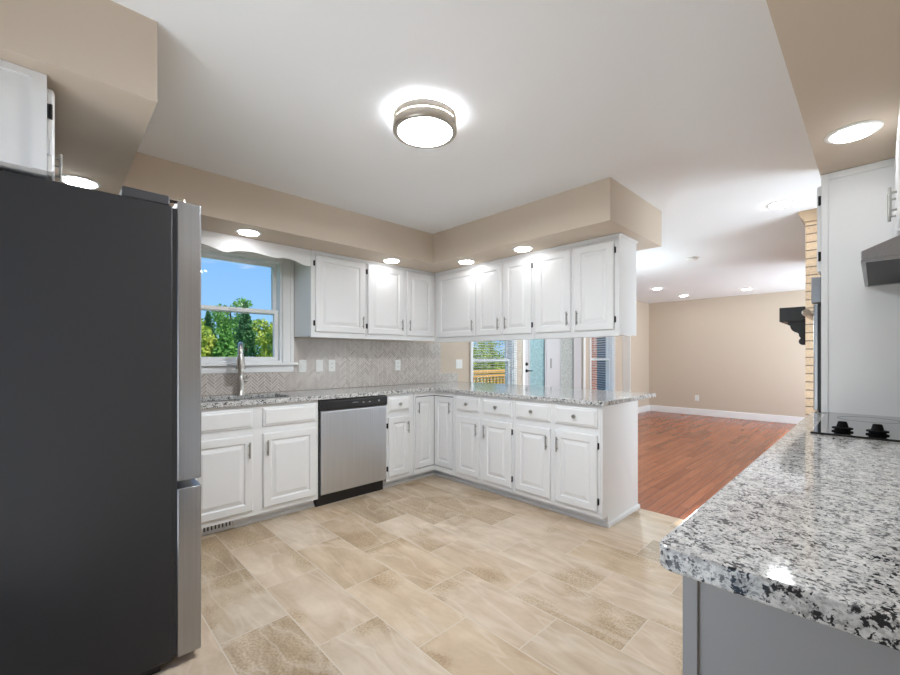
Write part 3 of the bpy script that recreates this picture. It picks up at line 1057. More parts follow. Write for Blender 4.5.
# lettering and buttons on the control panel
def text(name, s, size, loc, rot, mat, parent):
    cu = bpy.data.curves.new(name, 'FONT')
    cu.body = s
    cu.size = size
    cu.extrude = 0.0003
    cu.align_x = 'CENTER'
    cu.align_y = 'CENTER'
    tmp = bpy.data.objects.new(name + '_src', cu)
    COL.objects.link(tmp)
    dg = bpy.context.evaluated_depsgraph_get()
    me = bpy.data.meshes.new_from_object(tmp.evaluated_get(dg))
    bpy.data.objects.remove(tmp)
    bpy.data.curves.remove(cu)
    o = bpy.data.objects.new(name, me)
    COL.objects.link(o)
    me.transform(Matrix.Translation(loc) @ rot.to_4x4())
    me.transform(Matrix.Translation(-world_loc(parent)))
    o.parent = parent
    me.materials.clear()
    me.materials.append(mat)
    return o
rotX = Matrix(((0, 0, 1), (1, 0, 0), (0, 1, 0)))
text('brand_lettering', 'FRIGIDAIRE', 0.0115, Vector((0.6495, -0.832, 0.838)), rotX, M['label'], cp)
for i, y in enumerate((-0.752, -0.722, -0.690, -0.662)):
    obj('button', boxbm(0.6490, 0.6512, y - 0.008, y + 0.008, 0.829, 0.838), M['label'] if i % 2 == 0 else M['gasket'], cp, bevel=0.001)
obj('start_button', lathe(bmesh.new(), (0.6488, -0.592, 0.837), [(0, 0), (0.009, 0), (0.0085, 0.0025), (0, 0.003)], 16, 'X'), M['label'], cp, smooth=40)

# ---------------------------------------------------------------- worktops
SINK = (0.145, 0.525, -2.02, -1.32)
xs = [0.0005, SINK[0], SINK[1], 0.645, 2.430]
ys_ = [-2.22, SINK[2], SINK[3], 0.075, 1.054]
def in_top(a, b):
    if SINK[0] < a < SINK[1] and SINK[2] < b < SINK[3]:
        return False
    return a < 0.645 or b > 0.075
bm = bmesh.new()
cells(bm, xs, ys_, in_top, 0.880, 0.914)
o = obj('granite_countertop', bm, M['granite'], bevel=0.004, seg=3)
tag(o, 'L-shaped grey speckled granite worktop over the sink run and peninsula', 'countertop')

# sink
t = thing('kitchen_sink', 'undermount stainless sink below the window', 'sink', (0.335, -1.67, 0.68))
bm = bmesh.new()
sx0, sx1, sy0, sy1 = SINK[0] - 0.008, SINK[1] + 0.008, SINK[2] - 0.008, SINK[3] + 0.008
cells(bm, [sx0, sx0 + 0.012, sx1 - 0.012, sx1], [sy0, sy0 + 0.012, sy1 - 0.012, sy1], lambda a, b: not (sx0 + 0.012 < a < sx1 - 0.012 and sy0 + 0.012 < b < sy1 - 0.012), 0.70, 0.8795)
box(bm, sx0, sx1, sy0, sy1, 0.688, 0.70)
obj('basin', bm, M['steelh'], t)
obj('drain', lathe(bmesh.new(), (0.335, -1.67, 0.700), [(0, 0.004), (0.03, 0.003), (0.045, 0.001), (0.045, 0)], 20), M['nickel'], t, smooth=40)

# faucet
t = thing('faucet', 'gooseneck pull-down faucet in brushed nickel behind the sink', 'faucet', (0.085, -1.578, 0.914))
fx, fy = 0.085, -1.578
obj('base', lathe(bmesh.new(), (fx, fy, 0.914), [(0, 0), (0.034, 0), (0.034, 0.006), (0.029, 0.012), (0.028, 0.075), (0.026, 0.12), (0.022, 0.15), (0.0175, 0.165), (0, 0.165)], 24), M['faucet'], t, smooth=50)
pts = [(fx, fy, 1.07), (fx, fy, 1.22)]
R = 0.070
dx, dy = math.cos(math.radians(-17)), math.sin(math.radians(-17))
for i in range(0, 13):
    th = math.pi - math.pi * i / 12 * 1.06
    r = R + R * math.cos(th)
    pts.append((fx + dx * r, fy + dy * r, 1.262 + R * math.sin(th)))
sp = obj('spout', tube(bmesh.new(), pts, 0.0195, 14), M['faucet'], t, smooth=60)
e = Vector(pts[-1])
obj('spray_head', tube(bmesh.new(), [e + Vector((0, 0, 0.002)), e + Vector((0.002, 0, -0.025)), e + Vector((0.004, 0, -0.10)), e + Vector((0.004, 0, -0.116))], [0.021, 0.026, 0.036, 0.035], 16), M['faucet'], t, smooth=50)
bm = bmesh.new()
cyl(bm, (fx, fy + 0.020, 1.025), (fx, fy + 0.045, 1.030), 0.014, 0.013)
tube(bm, [(fx, fy + 0.040, 1.035), (fx + 0.006, fy + 0.046, 1.055), (fx + 0.016, fy + 0.046, 1.075)], [0.007, 0.006, 0.005], 8)
obj('lever', bm, M['faucet'], t, smooth=50)

# ---------------------------------------------------------------- wall cabinets
UZ1 = SZ - 0.0015
UZW, UZP = 1.398, 1.384       # undersides: window wall, peninsula
UDW, UDP = (1.446, 2.116), (1.434, 2.106)
UX, UY = 0.365, 0.340
def upper_unit(label, face, a0, a1, back, mould=(None, None)):
    pl = UX if face == '+X' else UY
    UZ0 = UZW if face == '+X' else UZP
    c = (0.17, (a0 + a1) / 2, UZ0) if face == '+X' else ((a0 + a1) / 2, 0.5, UZ0)
    t = thing('wall_cabinet', label, 'cabinet', c, 'white wall cabinets along the window wall and peninsula')
    d = abs(pl - back)
    bm = bmesh.new()
    fbox(bm, face, pl, a0 + 0.0008, a1 - 0.0008, UZ0 + 0.012, UZ1, -d, -0.0205)
    obj('carcass', bm, M['cab'], t)
    bm = bmesh.new()
    fbox(bm, face, pl, a0 + 0.0008, a1 - 0.0008, UZ0, UZ1, -0.020, 0.0)
    obj('face_frame', bm, M['cab'], t, bevel=0.0015)
    bm = bmesh.new()
    prism(bm, [(0.0005, UZ1 - 0.020), (0.004, UZ1 - 0.018), (0.010, UZ1 - 0.010), (0.016, UZ1 - 0.007), (0.016, UZ1), (0.0005, UZ1)], lambda p, q, a: W(face, pl, a, q, p), a0 + (0.017 if face == '-Y' and a0 < 0.4 else 0), a1 - (0.017 if face == '+X' and a1 > 0.3 else 0))
    obj('top_moulding', bm, M['cab'], t)
    return t
t = upper_unit('white single-door wall cabinet right beside the kitchen window', '+X', -1.098, -0.548, 0.015)
door(t, '+X', UX, -1.062, -0.566, *UDW, handle=('hi', 'bot'), hinges='lo', black=True)
t = upper_unit('white two-door wall cabinet on the tiled wall, next to the corner', '+X', -0.546, 0.3385, 0.015)
door(t, '+X', UX, -0.532, -0.104, *UDW, handle=('hi', 'bot'), hinges='lo', black=True)
door(t, '+X', UX, -0.062, 0.300, *UDW, handle=('lo', 'bot'), hinges='hi')
t = upper_unit('white one-door wall cabinet at the corner end of the peninsula', '-Y', 0.3665, 0.988, 0.656)
door(t, '-Y', UY, 0.425, 0.975, *UDP, handle=('hi', 'bot'), hinges='lo')
t = upper_unit('white two-door wall cabinet in the middle of the peninsula row', '-Y', 0.990, 1.664, 0.656)
door(t, '-Y', UY, 1.000, 1.306, *UDP, handle=('hi', 'bot'), hinges='lo')
door(t, '-Y', UY, 1.338, 1.643, *UDP, handle=('lo', 'bot'), hinges='hi', black=True)
t = upper_unit('white two-door wall cabinet at the open end of the peninsula', '-Y', 1.666, 2.422, 0.656)
door(t, '-Y', UY, 1.690, 2.028, *UDP, handle=('hi', 'bot'), hinges='lo')
door(t, '-Y', UY, 2.060, 2.386, *UDP, handle=('lo', 'bot'), hinges='hi', black=True)
bm = bmesh.new()
prism(bm, [(2.4225, UZ1 - 0.020), (2.426, UZ1 - 0.018), (2.432, UZ1 - 0.012), (2.438, UZ1 - 0.008), (2.438, UZ1), (2.4225, UZ1)], lambda p, q, y: (p, y, q), UY - 0.016, 0.656)
obj('side_moulding', bm, M['cab'], t)

# scalloped valance over the window
bm = bmesh.new()
prof = [(-2.115, 2.01), (-2.08, 2.012), (-2.03, 2.030), (-1.98, 2.047), (-1.92, 2.046), (-1.85, 2.030), (-1.79, 2.012), (-1.76, 2.012), (-1.73, 2.024), (-1.67, 2.040), (-1.60, 2.048), (-1.53, 2.044), (-1.46, 2.034), (-1.40, 2.030), (-1.37, 2.034), (-1.34, 2.044), (-1.29, 2.047), (-1.24, 2.038), (-1.19, 2.020), (-1.15, 2.010), (-1.0995, 2.010)]
prism(bm, [(y, z) for y, z in prof] + [(-1.0995, UZ1), (-2.115, UZ1)], lambda p, q, x: (x, p, q), 0.345, 0.364)
o = obj('window_valance', bm, M['cab'])
tag(o, 'white scalloped valance board over the kitchen window', 'valance')

# ---------------------------------------------------------------- switch and outlet plates
def plate(y, x, z, w, h, kind, label, cat, face='+X'):
    root = thing(cat.replace(' ', '_'), label, cat, W(face, x, y, z, 0.0), 'electrical plates on the walls')
    obj('cover', rings_bm(face, x, y - w / 2, y + w / 2, z - h / 2, z + h / 2, [(0, 0.0006), (0, 0.003), (0.004, 0.006)]), M['plate'], root)
    if kind == 'outlet':
        for dz in (-0.021, 0.021):
            bm = bmesh.new()
            fbox(bm, face, x, y - 0.016, y + 0.016, z + dz - 0.014, z + dz + 0.014, 0.006, 0.008)
            r = obj('socket', bm, M['plate'], root, bevel=0.003)
            bm = bmesh.new()
            for da in (-0.006, 0.006):
                fbox(bm, face, x, y + da - 0.0012, y + da + 0.0012, z + dz - 0.004, z + dz + 0.006, 0.008, 0.0085)
            obj('slots', bm, M['slot'], r)
    else:
        k = 2 if kind == 'double' else 1
        for i in range(k):
            yy = y + (i - (k - 1) / 2) * 0.046
            bm = bmesh.new()
            fbox(bm, face, x, yy - 0.016, yy + 0.016, z - 0.033, z + 0.033, 0.006, 0.009)
            obj('rocker', bm, M['plate'], root, bevel=0.002)
plate(-1.015, 0.0135, 1.140, 0.074, 0.117, 'single', 'white wall switch nearest the window on the tile backsplash', 'light switch')
plate(-0.848, 0.0135, 1.140, 0.074, 0.117, 'single', 'white wall switch second from the window on the tile backsplash', 'light switch')
plate(-0.716, 0.0135, 1.140, 0.074, 0.117, 'outlet', 'white outlet third from the window, left of the dishwasher top', 'power outlet')
plate(0.092, 0.0135, 1.136, 0.074, 0.117, 'outlet', 'white outlet on the tile under the corner wall cabinet', 'power outlet')
plate(1.085, 0.0, 1.135, 0.118, 0.117, 'double', 'white double switch plate on the beige wall beside the tile', 'light switch')
plate(1.129, YF, 0.36, 0.074, 0.117, 'outlet', 'white outlet low on the far living room wall', 'power outlet', '-Y')

# ---------------------------------------------------------------- fridge
FR0, FR1 = 0.925, 1.832
t = thing('refrigerator', 'tall fridge with charcoal sides and stainless doors, left foreground', 'refrigerator', (1.38, -2.70, 0))
obj('body', boxbm(FR0, FR1, -3.075, -2.362, 0.035, 1.820), M['fridgeside'], t, bevel=0.006, label='charcoal fridge body')
obj('gasket', boxbm(FR0 + 0.012, FR1 - 0.010, -2.3615, -2.348, 0.045, 1.815), M['gasket'], t)
def fdoor(x0, x1, z0, z1, name):
    bm = bmesh.new()
    r = 0.009
    out = [(x0, -2.3475), (x1, -2.3475)]
    for i in range(6):
        a = math.pi / 2 * i / 5
        out.append((x1 - r + r * math.cos(a), -2.263 - r + r * math.sin(a)))
    for i in range(6):
        a = math.pi / 2 + math.pi / 2 * i / 5
        out.append((x0 + r + r * math.cos(a), -2.263 - r + r * math.sin(a)))
    prism(bm, out, lambda p, q, z: (p, q, z), z0, z1)
    return obj(name, bm, M['steeldoor'], t, bevel=0.003, smooth=40, label='stainless steel ' + name.replace('_', ' '))
mid = (FR0 + FR1) / 2
fdoor(FR0, mid - 0.003, 0.733, 1.846, 'door')
fdoor(mid + 0.003, FR1, 0.733, 1.846, 'door')
fdoor(FR0, FR1, 0.035, 0.703, 'freezer_drawer')
bm = bmesh.new()
box(bm, FR0 + 0.01, FR0 + 0.20, -2.52, -2.372, 1.8205, 1.858)
obj('hinge_cover', bm, M['gasket'], t, bevel=0.006)
bm = bmesh.new()
box(bm, FR1 - 0.20, FR1 - 0.002, -2.52, -2.372, 1.8205, 1.858)
obj('hinge_cover', bm, M['gasket'], t, bevel=0.006)
for x in (FR0 + 0.03, FR1 - 0.03):
    bm = bmesh.new()
    box(bm, x - 0.02, x + 0.02, -2.372, -2.33, 1.847, 1.852)
    cyl(bm, (x, -2.325, 1.8465), (x, -2.325, 1.862), 0.013)
    obj('hinge', bm, M['nickel'], t, smooth=40)
obj('toe_grille', boxbm(FR0 + 0.02, FR1 - 0.02, -3.0, -2.40, 0.0, 0.0345), M['black'], t)

# cabinet over the fridge
t = thing('wall_cabinet', 'white cabinet above the fridge, its side facing the room', 'cabinet', (1.40, -2.9, 1.835))
cx0, cx1 = 0.93, 1.872
obj('carcass', boxbm(cx0, cx1 - 0.019, -3.098, -2.735, 1.835, UZ1), M['cab'], t)
bm = bmesh.new()
box(bm, cx1 - 0.0185, cx1 - 0.007, -3.098, -2.7165, 1.835, UZ1)
box(bm, cx1 - 0.007, cx1, -2.752, -2.7165, 1.835, UZ1)
box(bm, cx1 - 0.007, cx1, -3.098, -2.752, UZ1 - 0.022, UZ1)
obj('side_panel', bm, M['cab'], t)
obj('face_frame', boxbm(cx0, cx1 - 0.0195, -2.7345, -2.7165, 1.835, UZ1), M['cab'], t)
door(t, '+Y', -2.7165, 0.96, 1.385, 1.840, 2.110, handle=('hi', 'bot'), hinges='lo', hz=1.995)
d = door(t, '+Y', -2.7165, 1.415, 1.858, 1.840, 2.110, handle=('lo', 'bot'), hinges='hi', black=True, hz=1.995, tops_only=True)

# ---------------------------------------------------------------- cooktop counter on the right
RZ0, RZ1 = 0.910, 0.945
t = thing('base_cabinet', 'white base cabinet run under the cooktop worktop, grey end panel facing front', 'cabinet', (3.85, -0.95, 0))
obj('carcass', boxbm(3.570, XR - 0.002, -2.005, 0.097, 0.09, RZ0 - 0.002), M['cab'], t)
obj('face_frame', boxbm(3.551, 3.5695, -2.004, 0.097, 0.09, RZ0 - 0.002), M['cab'], t)
obj('toe_kick', boxbm(3.63, XR - 0.002, -2.0, 0.097, 0.0, 0.089), M['cab'], t)
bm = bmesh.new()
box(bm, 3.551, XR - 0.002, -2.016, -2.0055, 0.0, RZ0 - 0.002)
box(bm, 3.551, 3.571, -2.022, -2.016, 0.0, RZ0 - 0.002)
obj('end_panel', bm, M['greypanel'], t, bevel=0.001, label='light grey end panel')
yy = -1.985
for i in range(4):
    a0, a1 = yy + 0.02, yy + 0.495
    drawer(t, '-X', 3.551, a0, a1, 0.75, 0.885)
    door(t, '-X', 3.551, a0, a1, 0.13, 0.72, handle=('hi' if i % 2 == 0 else 'lo', 'top'), hinges='lo' if i % 2 == 0 else 'hi')
    yy += 0.515
bm = bmesh.new()
r = 0.026
pts = [(3.521, 0.0975), (3.521, -2.052 + r)]
for i in range(7):
    a = math.pi + math.pi / 2 * i / 6
    pts.append((3.521 + r + r * math.cos(a), -2.052 + r + r * math.sin(a)))
pts += [(XR - 0.001, -2.052), (XR - 0.001, 0.0975)]
prism(bm, pts, lambda p, q, z: (p, q, z), RZ0, RZ1)
o = obj('granite_countertop', bm, M['granite'], bevel=0.005, seg=4, smooth=40)
tag(o, 'grey speckled granite worktop in the right foreground, holding the cooktop', 'countertop')

# cooktop
t = thing('cooktop', 'black glass cooktop set into the right granite worktop', 'cooktop', (3.85, -0.32, RZ1))
bm = bmesh.new()
box(bm, 3.585, 4.10, -0.700, 0.070, RZ1 + 0.0005, RZ1 + 0.008)
ct = obj('glass_top', bm, M['cooktop'], t, bevel=0.002)
bm = bmesh.new()
for (x, y, r_) in ((3.74, -0.18, 0.10), (3.96, -0.18, 0.075), (3.74, -0.05, 0.06), (3.97, -0.44, 0.09)):
    pass
RING = pmat('burner ring print', (0.06, 0.06, 0.065), 0.2)
for (x, y, r_) in ((3.73, -0.14, 0.10), (3.96, -0.10, 0.075), (3.97, -0.36, 0.095)):
    bm = lathe(bmesh.new(), (x, y, RZ1 + 0.0081), [(r_ - 0.004, 0), (r_ - 0.004, 0.0003), (r_, 0.0003), (r_, 0)], 40)
    obj('burner', bm, RING, ct)
for x, y in ((3.668, -0.625), (3.757, -0.625), (3.846, -0.625), (3.935, -0.625)):
    bm = lathe(bmesh.new(), (x, y, RZ1 + 0.008), [(0, 0), (0.029, 0), (0.030, 0.003), (0.023, 0.005), (0.022, 0.010), (0.029, 0.011), (0.029, 0.016), (0.017, 0.018), (0.0125, 0.036), (0.011, 0.038), (0, 0.038)], 20)
    obj('knob', bm, M['knobblack'], t, smooth=35, label='black control knob')

# range hood and the cabinet above it
t = thing('range_hood', 'dark stainless range hood over the cooktop', 'range hood', (3.93, -0.26, 1.56))
hx0, hy0, hy1, hz = 3.716, -0.640, 0.090, 1.562
bm = bmesh.new()
prism(bm, [(hx0, hz + 0.010), (hx0, hz + 0.040), (3.845, hz + 0.094), (3.845, hz + 0.124), (XR - 0.002, hz + 0.124), (XR - 0.002, hz + 0.010)], lambda p, q, y: (p, y, q), hy0, hy1)
obj('canopy', bm, M['steelh'], t, bevel=0.003)
bm = bmesh.new()
cells(bm, [hx0, hx0 + 0.012, XR - 0.014, XR - 0.002], [hy0, hy0 + 0.012, hy1 - 0.012, hy1], lambda a, b: not (hx0 + 0.012 < a < XR - 0.014 and hy0 + 0.012 < b < hy1 - 0.012), hz, hz + 0.0095)
obj('rim', bm, M['steelh'], t)
obj('filter', boxbm(hx0 + 0.0125, XR - 0.0145, hy0 + 0.0125, hy1 - 0.0125, hz + 0.004, hz + 0.0095), M['screen'], t)
t = thing('wall_cabinet', 'white two-door cabinet over the range hood, bar handles showing', 'cabinet', (3.98, -0.27, 1.69))
obj('carcass', boxbm(3.848, XR - 0.002, hy0, 0.097, 1.690, UZ1), M['cab'], t)
obj('face_frame', boxbm(3.829, 3.8475, hy0, 0.097, 1.690, UZ1), M['cab'], t)
door(t, '-X', 3.829, hy0 + 0.01, -0.295, 1.735, 2.11, handle=('hi', 'bot'), hinges='lo')
door(t, '-X', 3.829, -0.25, 0.075, 1.735, 2.11, handle=('lo', 'bot'), hinges='hi')

# tall oven cabinet
t = thing('oven_cabinet', 'tall white cabinet housing the wall oven, behind the cooktop', 'cabinet', (3.85, 0.48, 0))
ox = 3.560
bm = bmesh.new()
box(bm, ox, XR - 0.002, 0.100, 0.119, 0.0, UZ1)
box(bm, ox, ox + 0.026, 0.0965, 0.0995, RZ1 + 0.002, UZ1)
obj('side_panel', bm, M['cab'], t, bevel=0.001)
obj('carcass', boxbm(ox + 0.02, XR - 0.002, 0.120, 0.862, 0.0, UZ1), M['cab'], t)
bm = bmesh.new()
box(bm, ox, ox + 0.0195, 0.1195, 0.862, 1.645, UZ1)
box(bm, ox, ox + 0.0195, 0.1195, 0.862, 0.0, 0.36)
obj('face_frame', bm, M['cab'], t)
obj('top_moulding', boxbm(ox + 0.03, XR - 0.004, 0.0925, 0.0995, UZ1 - 0.035, UZ1), M['cab'], t, bevel=0.003)
door(t, '-X', ox, 0.125, 0.478, 1.665, 2.10, handle=('hi', 'bot'), hinges='lo', black=True)
door(t, '-X', ox, 0.500, 0.850, 1.665, 2.10, handle=('lo', 'bot'), hinges='hi', black=True)
drawer(t, '-X', ox, 0.135, 0.850, 0.12, 0.34)
t = thing('wall_oven', 'stainless wall oven built into the tall cabinet, seen edge-on', 'oven', (3.55, 0.49, 0.37))
obj('control_panel', boxbm(3.519, 3.5595, 0.130, 0.855, 1.505, 1.640), M['steelh'], t, bevel=0.004)
obj('trim_frame', boxbm(3.548, 3.5595, 0.122, 0.860, 0.365, 1.503), M['black'], t)
dd = obj('door', boxbm(3.528, 3.5475, 0.130, 0.855, 0.95, 1.500), M['steelh'], t, bevel=0.004)
obj('door_glass', boxbm(3.5265, 3.5279, 0.22, 0.765, 1.02, 1.36), M['cooktop'], dd)
bm = bmesh.new()
tube(bm, [(3.500, 0.15, 1.462), (3.494, 0.17, 1.462), (3.494, 0.815, 1.462), (3.500, 0.835, 1.462)], 0.017, 14)
for y in (0.19, 0.795):
    cyl(bm, (3.496, y, 1.462), (3.5282, y, 1.462), 0.010)
obj('handle', bm, M['nickel'], dd, smooth=40)
obj('lower_door', boxbm(3.528, 3.5475, 0.130, 0.855, 0.375, 0.940), M['steelh'], t, bevel=0.004)

# ---------------------------------------------------------------- fireplace
t = thing('fireplace', 'tan brick fireplace breast beyond the oven cabinet', 'fireplace', (3.74, 2.9, 0))
bx = 3.345
obj('brickwork', boxbm(bx, XR - 0.002, 1.80, 4.40, 0.0, 2.345), M['tanbrick'], t)
bm = bmesh.new()
prism(bm, [(bx - 0.002, 2.346), (bx - 0.012, 2.362), (bx - 0.040, 2.405), (bx - 0.044, H - 0.001), (XR - 0.002, H - 0.001), (XR - 0.002, 2.346)], lambda p, q, y: (p, y, q), 1.775, 4.42)
obj('crown_trim', bm, M['browntrim'], t, label='tan wood trim at the ceiling')
t = thing('mantel_shelf', 'black mantel shelf with scrolled corbels on the tan brick', 'mantel', (3.26, 2.9, 1.53))
obj('shelf', boxbm(3.168, bx - 0.001, 1.845, 4.30, 1.531, 1.652), M['mantel'], t, bevel=0.003)
for y in (1.86, 4.16):
    bm = bmesh.new()
    prof = [(bx - 0.001, 1.530), (3.226, 1.530), (3.226, 1.500), (3.235, 1.497)]
    for i in range(7):
        a = math.radians(90 - i * 15)
        prof.append((3.235 + 0.055 * (1 - math.sin(a)) * 1.0 + 0.004, 1.497 - 0.065 * math.cos(a)))
    prof += [(3.290, 1.428), (3.296, 1.423), (3.297, 1.405)]
    for i in range(9):
        a = math.radians(120 + i * 22)
        prof.append((3.322 + 0.027 * math.cos(a), 1.358 + 0.030 * math.sin(a)))
    prof += [(bx - 0.001, 1.325)]
    prism(bm, prof, lambda p, q, yy: (p, yy, q), y, y + 0.09)
    obj('corbel', bm, M['mantel'], t)

# ---------------------------------------------------------------- ceiling light and downlights
t = thing('ceiling_light', 'round flush ceiling light with two nickel rings', 'ceiling light', (2.181, -1.359, H))
c = (2.181, -1.359, 0)
obj('canopy', lathe(bmesh.new(), c, [(0, H - 0.0005), (0.134, H - 0.0005), (0.134, H - 0.012), (0, H - 0.012)], 48), M['trimwhite'], t, smooth=40)
df = obj('diffuser', lathe(bmesh.new(), c, [(0.142, H - 0.0605), (0.143, H - 0.070), (0.1350, H - 0.0835), (0.07, H - 0.087), (0, H - 0.088)], 48), M['drum'], t, smooth=60)
obj('light_band', lathe(bmesh.new(), c, [(0.132, H - 0.0125), (0.143, H - 0.014), (0.143, H - 0.060), (0.132, H - 0.060)], 48), M['band'], t, smooth=60)
obj('upper_ring', lathe(bmesh.new(), c, [(0.1445, H - 0.0135), (0.157, H - 0.0135), (0.160, H - 0.017), (0.160, H - 0.044), (0.158, H - 0.046), (0.1445, H - 0.046), (0.1445, H - 0.0135)], 48), M['nickel'], t, smooth=40)
obj('lower_ring', lathe(bmesh.new(), c, [(0.1445, H - 0.050), (0.158, H - 0.050), (0.160, H - 0.053), (0.160, H - 0.084), (0.156, H - 0.090), (0.136, H - 0.090), (0.136, H - 0.0855), (0.1445, H - 0.072), (0.1445, H - 0.050)], 48), M['nickel'], t, smooth=40)
bm = bmesh.new()
for k in range(3):
    a = math.radians(20 + 120 * k)
    cyl(bm, (c[0] + 0.1615 * math.cos(a), c[1] + 0.1615 * math.sin(a), H - 0.080), (c[0] + 0.1615 * math.cos(a), c[1] + 0.1615 * math.sin(a), H - 0.013), 0.004, n=8)
obj('posts', bm, M['nickel'], t)

def downlight(loc, label, lens='lens'):
    t = thing('recessed_light', label, 'downlight', loc, 'recessed downlights')
    x, y, z = loc
    obj('trim_ring', lathe(bmesh.new(), (x, y, z), [(0.068, -0.0005), (0.088, -0.0005), (0.088, -0.003), (0.082, -0.006), (0.070, -0.006), (0.068, -0.004), (0.068, -0.0005)], 32), M['plate'], t, smooth=40)
    obj('lens', lathe(bmesh.new(), (x, y, z), [(0.0675, -0.001), (0.0675, -0.008), (0.064, -0.013), (0.050, -0.016), (0, -0.017)], 32), M[lens], t)
    return t
def dup(root, loc, label):
    r_ = root.copy()
    COL.objects.link(r_)
    r_.location = loc
    r_['label'] = label
    for ch in list(root.children):
        cc = ch.copy()
        COL.objects.link(cc)
        cc.parent = r_
    return r_
d0 = downlight((0.535, -1.66, SZ), 'round downlight in the soffit over the kitchen sink')
for loc, lab in (
    ((0.535, -0.37, SZ), 'round downlight in the soffit over the corner of the window-wall cabinets'),
    ((1.00, 0.175, SZ), 'round downlight above the corner end of the peninsula cabinets'),
    ((1.665, 0.175, SZ), 'round downlight above the middle of the peninsula cabinets'),
    ((0.848, -2.60, SZ), 'round downlight in the soffit above the fridge'),
    ((3.688, -0.343, SZ), 'round downlight in the soffit above the cooktop'),
    ((3.688, -1.75, SZ), 'round downlight in the soffit above the near end of the right worktop')):
    dup(d0, loc, lab)
d1 = downlight((3.223, 1.449, H), 'round ceiling downlight in front of the brick fireplace', 'lensfar')
for loc, lab in (
    ((1.052, 5.013, H), 'far living room downlight nearest the peninsula soffit'),
    ((1.114, 6.276, H), 'far living room downlight closest to the left room corner'),
    ((2.143, 6.219, H), 'far living room downlight above the middle of the far wall')):
    dup(d1, loc, lab)
t = thing('smoke_detector', 'white smoke detector on the living room ceiling', 'smoke detector', (2.183, 2.941, H))
obj('base', lathe(bmesh.new(), (2.183, 2.941, H), [(0, -0.0005), (0.07, -0.0005), (0.07, -0.010), (0, -0.010)], 28), M['plate'], t, smooth=40)
obj('cover', lathe(bmesh.new(), (2.183, 2.941, H), [(0.064, -0.0105), (0.064, -0.026), (0.055, -0.034), (0, -0.036)], 28), M['plate'], t, smooth=40)

# ---------------------------------------------------------------- outdoors
o = obj('lawn', boxbm(-120, -0.2, -60, 110, -0.75, -0.7), M['grass'])
o['kind'] = 'structure'
o = obj('deck', boxbm(-2.6, -0.16, 1.0, 6.4, -0.16, -0.04), M['rail'])
o['kind'] = 'structure'
t = thing('deck_railing', 'yellow wooden deck railing outside the dining window', 'railing', (-2.3, 4.4, -0.04))
ya, yb = 3.62, 5.25
obj('top_rail', boxbm(-2.36, -2.24, ya, yb, 0.86, 0.93), M['rail'], t, bevel=0.006)
obj('upper_rail', boxbm(-2.33, -2.27, ya + 0.06, yb - 0.06, 0.775, 0.84), M['rail'], t)
obj('lower_rail', boxbm(-2.33, -2.27, ya + 0.06, yb - 0.06, 0.05, 0.11), M['rail'], t)
bm = bmesh.new()
n = 13
for i in range(n):
    y = ya + 0.13 + (yb - ya - 0.26) * i / (n - 1)
    box(bm, -2.325, -2.285, y - 0.018, y + 0.018, 0.11, 0.775)
obj('balusters', bm, M['rail'], t)
obj('cross_rail', boxbm(-2.2845, -2.265, ya + 0.06, yb - 0.06, 0.55, 0.59), M['rail'], t)
for y in (ya, yb - 0.09):
    obj('post', boxbm(-2.345, -2.255, y, y + 0.09, -0.04, 0.86), M['rail'], t)
o = obj('brick_pier', boxbm(-2.1, -1.3, 6.85, 7.50, -0.7, 3.2), M['redbrick'])
tag(o, 'red brick pier of the house outside the last dining window', 'brick wall')

def crown_leaf(bm, c, s, rnd):
    n = Vector((rnd.gauss(0, 1), rnd.gauss(0, 1), rnd.gauss(0.3, 1))).normalized()
    u = n.orthogonal().normalized()
    v = n.cross(u)
    a = rnd.random() * 6.28
    u, v = u * math.cos(a) + v * math.sin(a), v * math.cos(a) - u * math.sin(a)
    c = Vector(c)
    q = [c - u * s, c - v * s * 0.5, c + u * s, c + v * s * 0.5]
    bm.faces.new([bm.verts.new(p) for p in q])

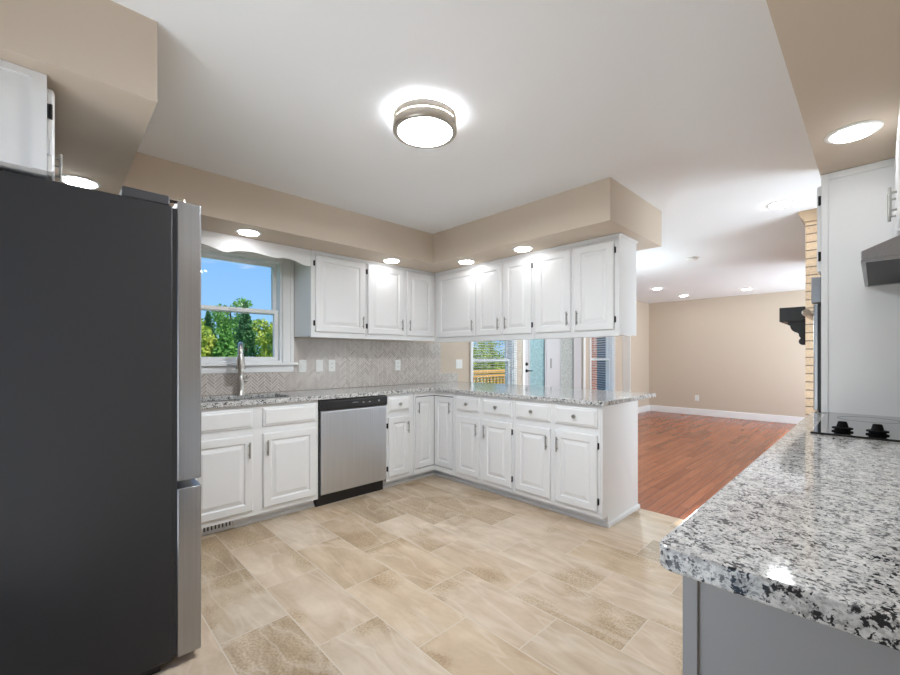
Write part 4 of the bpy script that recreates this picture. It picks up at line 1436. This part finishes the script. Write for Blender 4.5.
def tree(loc, h, r, kind, mat, label, n=900, leaf=0.22):
    rnd = random.Random(int(abs(loc[0] * 71 + loc[1] * 37)))
    t = thing('conifer_tree' if kind == 'conifer' else ('shrub' if kind == 'shrub' else 'leafy_tree'), label, 'shrub' if kind == 'shrub' else 'tree', loc, 'shrubs outside' if kind == 'shrub' else 'trees beyond the lawn')
    x, y, z = loc
    bm = bmesh.new()
    tube(bm, [(x, y, z), (x + 0.02 * h, y, z + h * 0.4), (x, y + 0.01 * h, z + h * 0.85)], [0.022 * h, 0.016 * h, 0.004 * h], 7)
    obj('trunk', bm, M['bark'], t, smooth=60)
    bm = bmesh.new()
    if kind == 'conifer':
        for i in range(n):
            f = rnd.random() ** 0.75
            lev = f * 13
            rr = r * (1 - f) * (0.72 + 0.38 * (1 - (lev % 1.0))) + 0.05
            q = rr * math.sqrt(rnd.random() * 0.8 + 0.2)
            a = rnd.random() * 6.283
            crown_leaf(bm, (x + q * math.cos(a), y + q * math.sin(a), z + h * (0.10 + 0.90 * f) - 0.10 * q), leaf * (1.1 - 0.5 * f), rnd)
    else:
        blobs = [(rnd.gauss(0, 0.42) * r, rnd.gauss(0, 0.42) * r, h * (0.62 + rnd.uniform(-0.32, 0.25)), r * rnd.uniform(0.38, 0.60)) for _ in range(11)]
        if kind == 'shrub':
            blobs = [(rnd.gauss(0, 0.45) * r, rnd.gauss(0, 0.45) * r, h * rnd.uniform(0.15, 0.78), r * rnd.uniform(0.35, 0.55)) for _ in range(11)]
        for i in range(n):
            bx_, by_, bz_, br_ = blobs[rnd.randrange(len(blobs))]
            d = Vector((rnd.gauss(0, 1), rnd.gauss(0, 1), rnd.gauss(0, 1))).normalized() * br_ * (rnd.random() ** 0.33)
            crown_leaf(bm, (x + bx_ + d.x, y + by_ + d.y, z + bz_ + d.z), leaf * rnd.uniform(0.6, 1.2), rnd)
    obj('crown', bm, mat, t)
    return t
G = -0.7
TREES = [
    (-36, 5.9, 5.0, 1.7, 'leafy', 'leafyellow', 'yellow-green leafy tree at the left edge of the kitchen window view'),
    (-43, 8.6, 6.6, 1.7, 'conifer', 'leafdark', 'dark conifer just right of the yellow-green tree in the kitchen window'),
    (-50, 12.6, 9.6, 2.6, 'leafy', 'leafmid', 'tall green tree rising highest at the middle of the kitchen window'),
    (-35, 8.0, 5.2, 1.4, 'conifer', 'leafmid', 'bright green conifer in front of the tall leafy tree'),
    (-40, 11.2, 7.4, 1.9, 'conifer', 'leafdark', 'dark conifer right of centre in the kitchen window'),
    (-36, 12.4, 6.0, 1.7, 'leafy', 'leafyellow', 'yellow-green tree at the right edge of the kitchen window view'),
    (-44, 3.0, 6.5, 2.1, 'conifer', 'leafdark', 'conifer left of all the other trees beyond the lawn'),
    (-52, 19.2, 8.0, 2.4, 'leafy', 'leafmid', 'green tree past the right edge of the kitchen window view'),
    (-60, 10.0, 8.2, 3.0, 'leafy', 'leafmid', 'far green tree showing low between the two dark conifers'),
    (-62, 17.5, 8.0, 3.0, 'leafy', 'leafmid', 'far green tree showing low between dark conifer and yellow-green tree'),
]
for x, y, h, r, k, m, lab in TREES:
    tree((x, y, G), h, r, k, M[m], lab, 2200, 0.22)
for x, y, h, r, m, lab in (
    (-6.3, 9.2, 2.7, 1.25, 'leafyellow', 'yellow-green shrub just behind the deck railing'),
    (-10.5, 14.0, 4.2, 1.9, 'leafyellow', 'taller yellow-green shrub further behind the deck railing'),
    (-6.6, 13.6, 3.3, 1.2, 'leafmid', 'green shrub outside the patterned glass doors')):
    tree((x, y, G), h, r, 'shrub', M[m], lab, 2600, 0.085)
t = thing('garden_shed', 'blue-grey garden shed beyond the brick pier outside', 'shed', (-3.6, 12.4, G))
M['shed'] = pmat('blue grey siding', (0.10, 0.15, 0.22), 0.7)
bm = bmesh.new()
box(bm, -4.8, -2.5, 11.0, 13.8, G, 2.0)
obj('walls', bm, M['shed'], t)
bm = bmesh.new()
prism(bm, [(-5.0, 2.0), (-2.3, 2.0), (-3.65, 3.0)], lambda p, q, y: (p, y, q), 10.85, 13.95)
obj('roof', bm, M['fridgeside'], t)
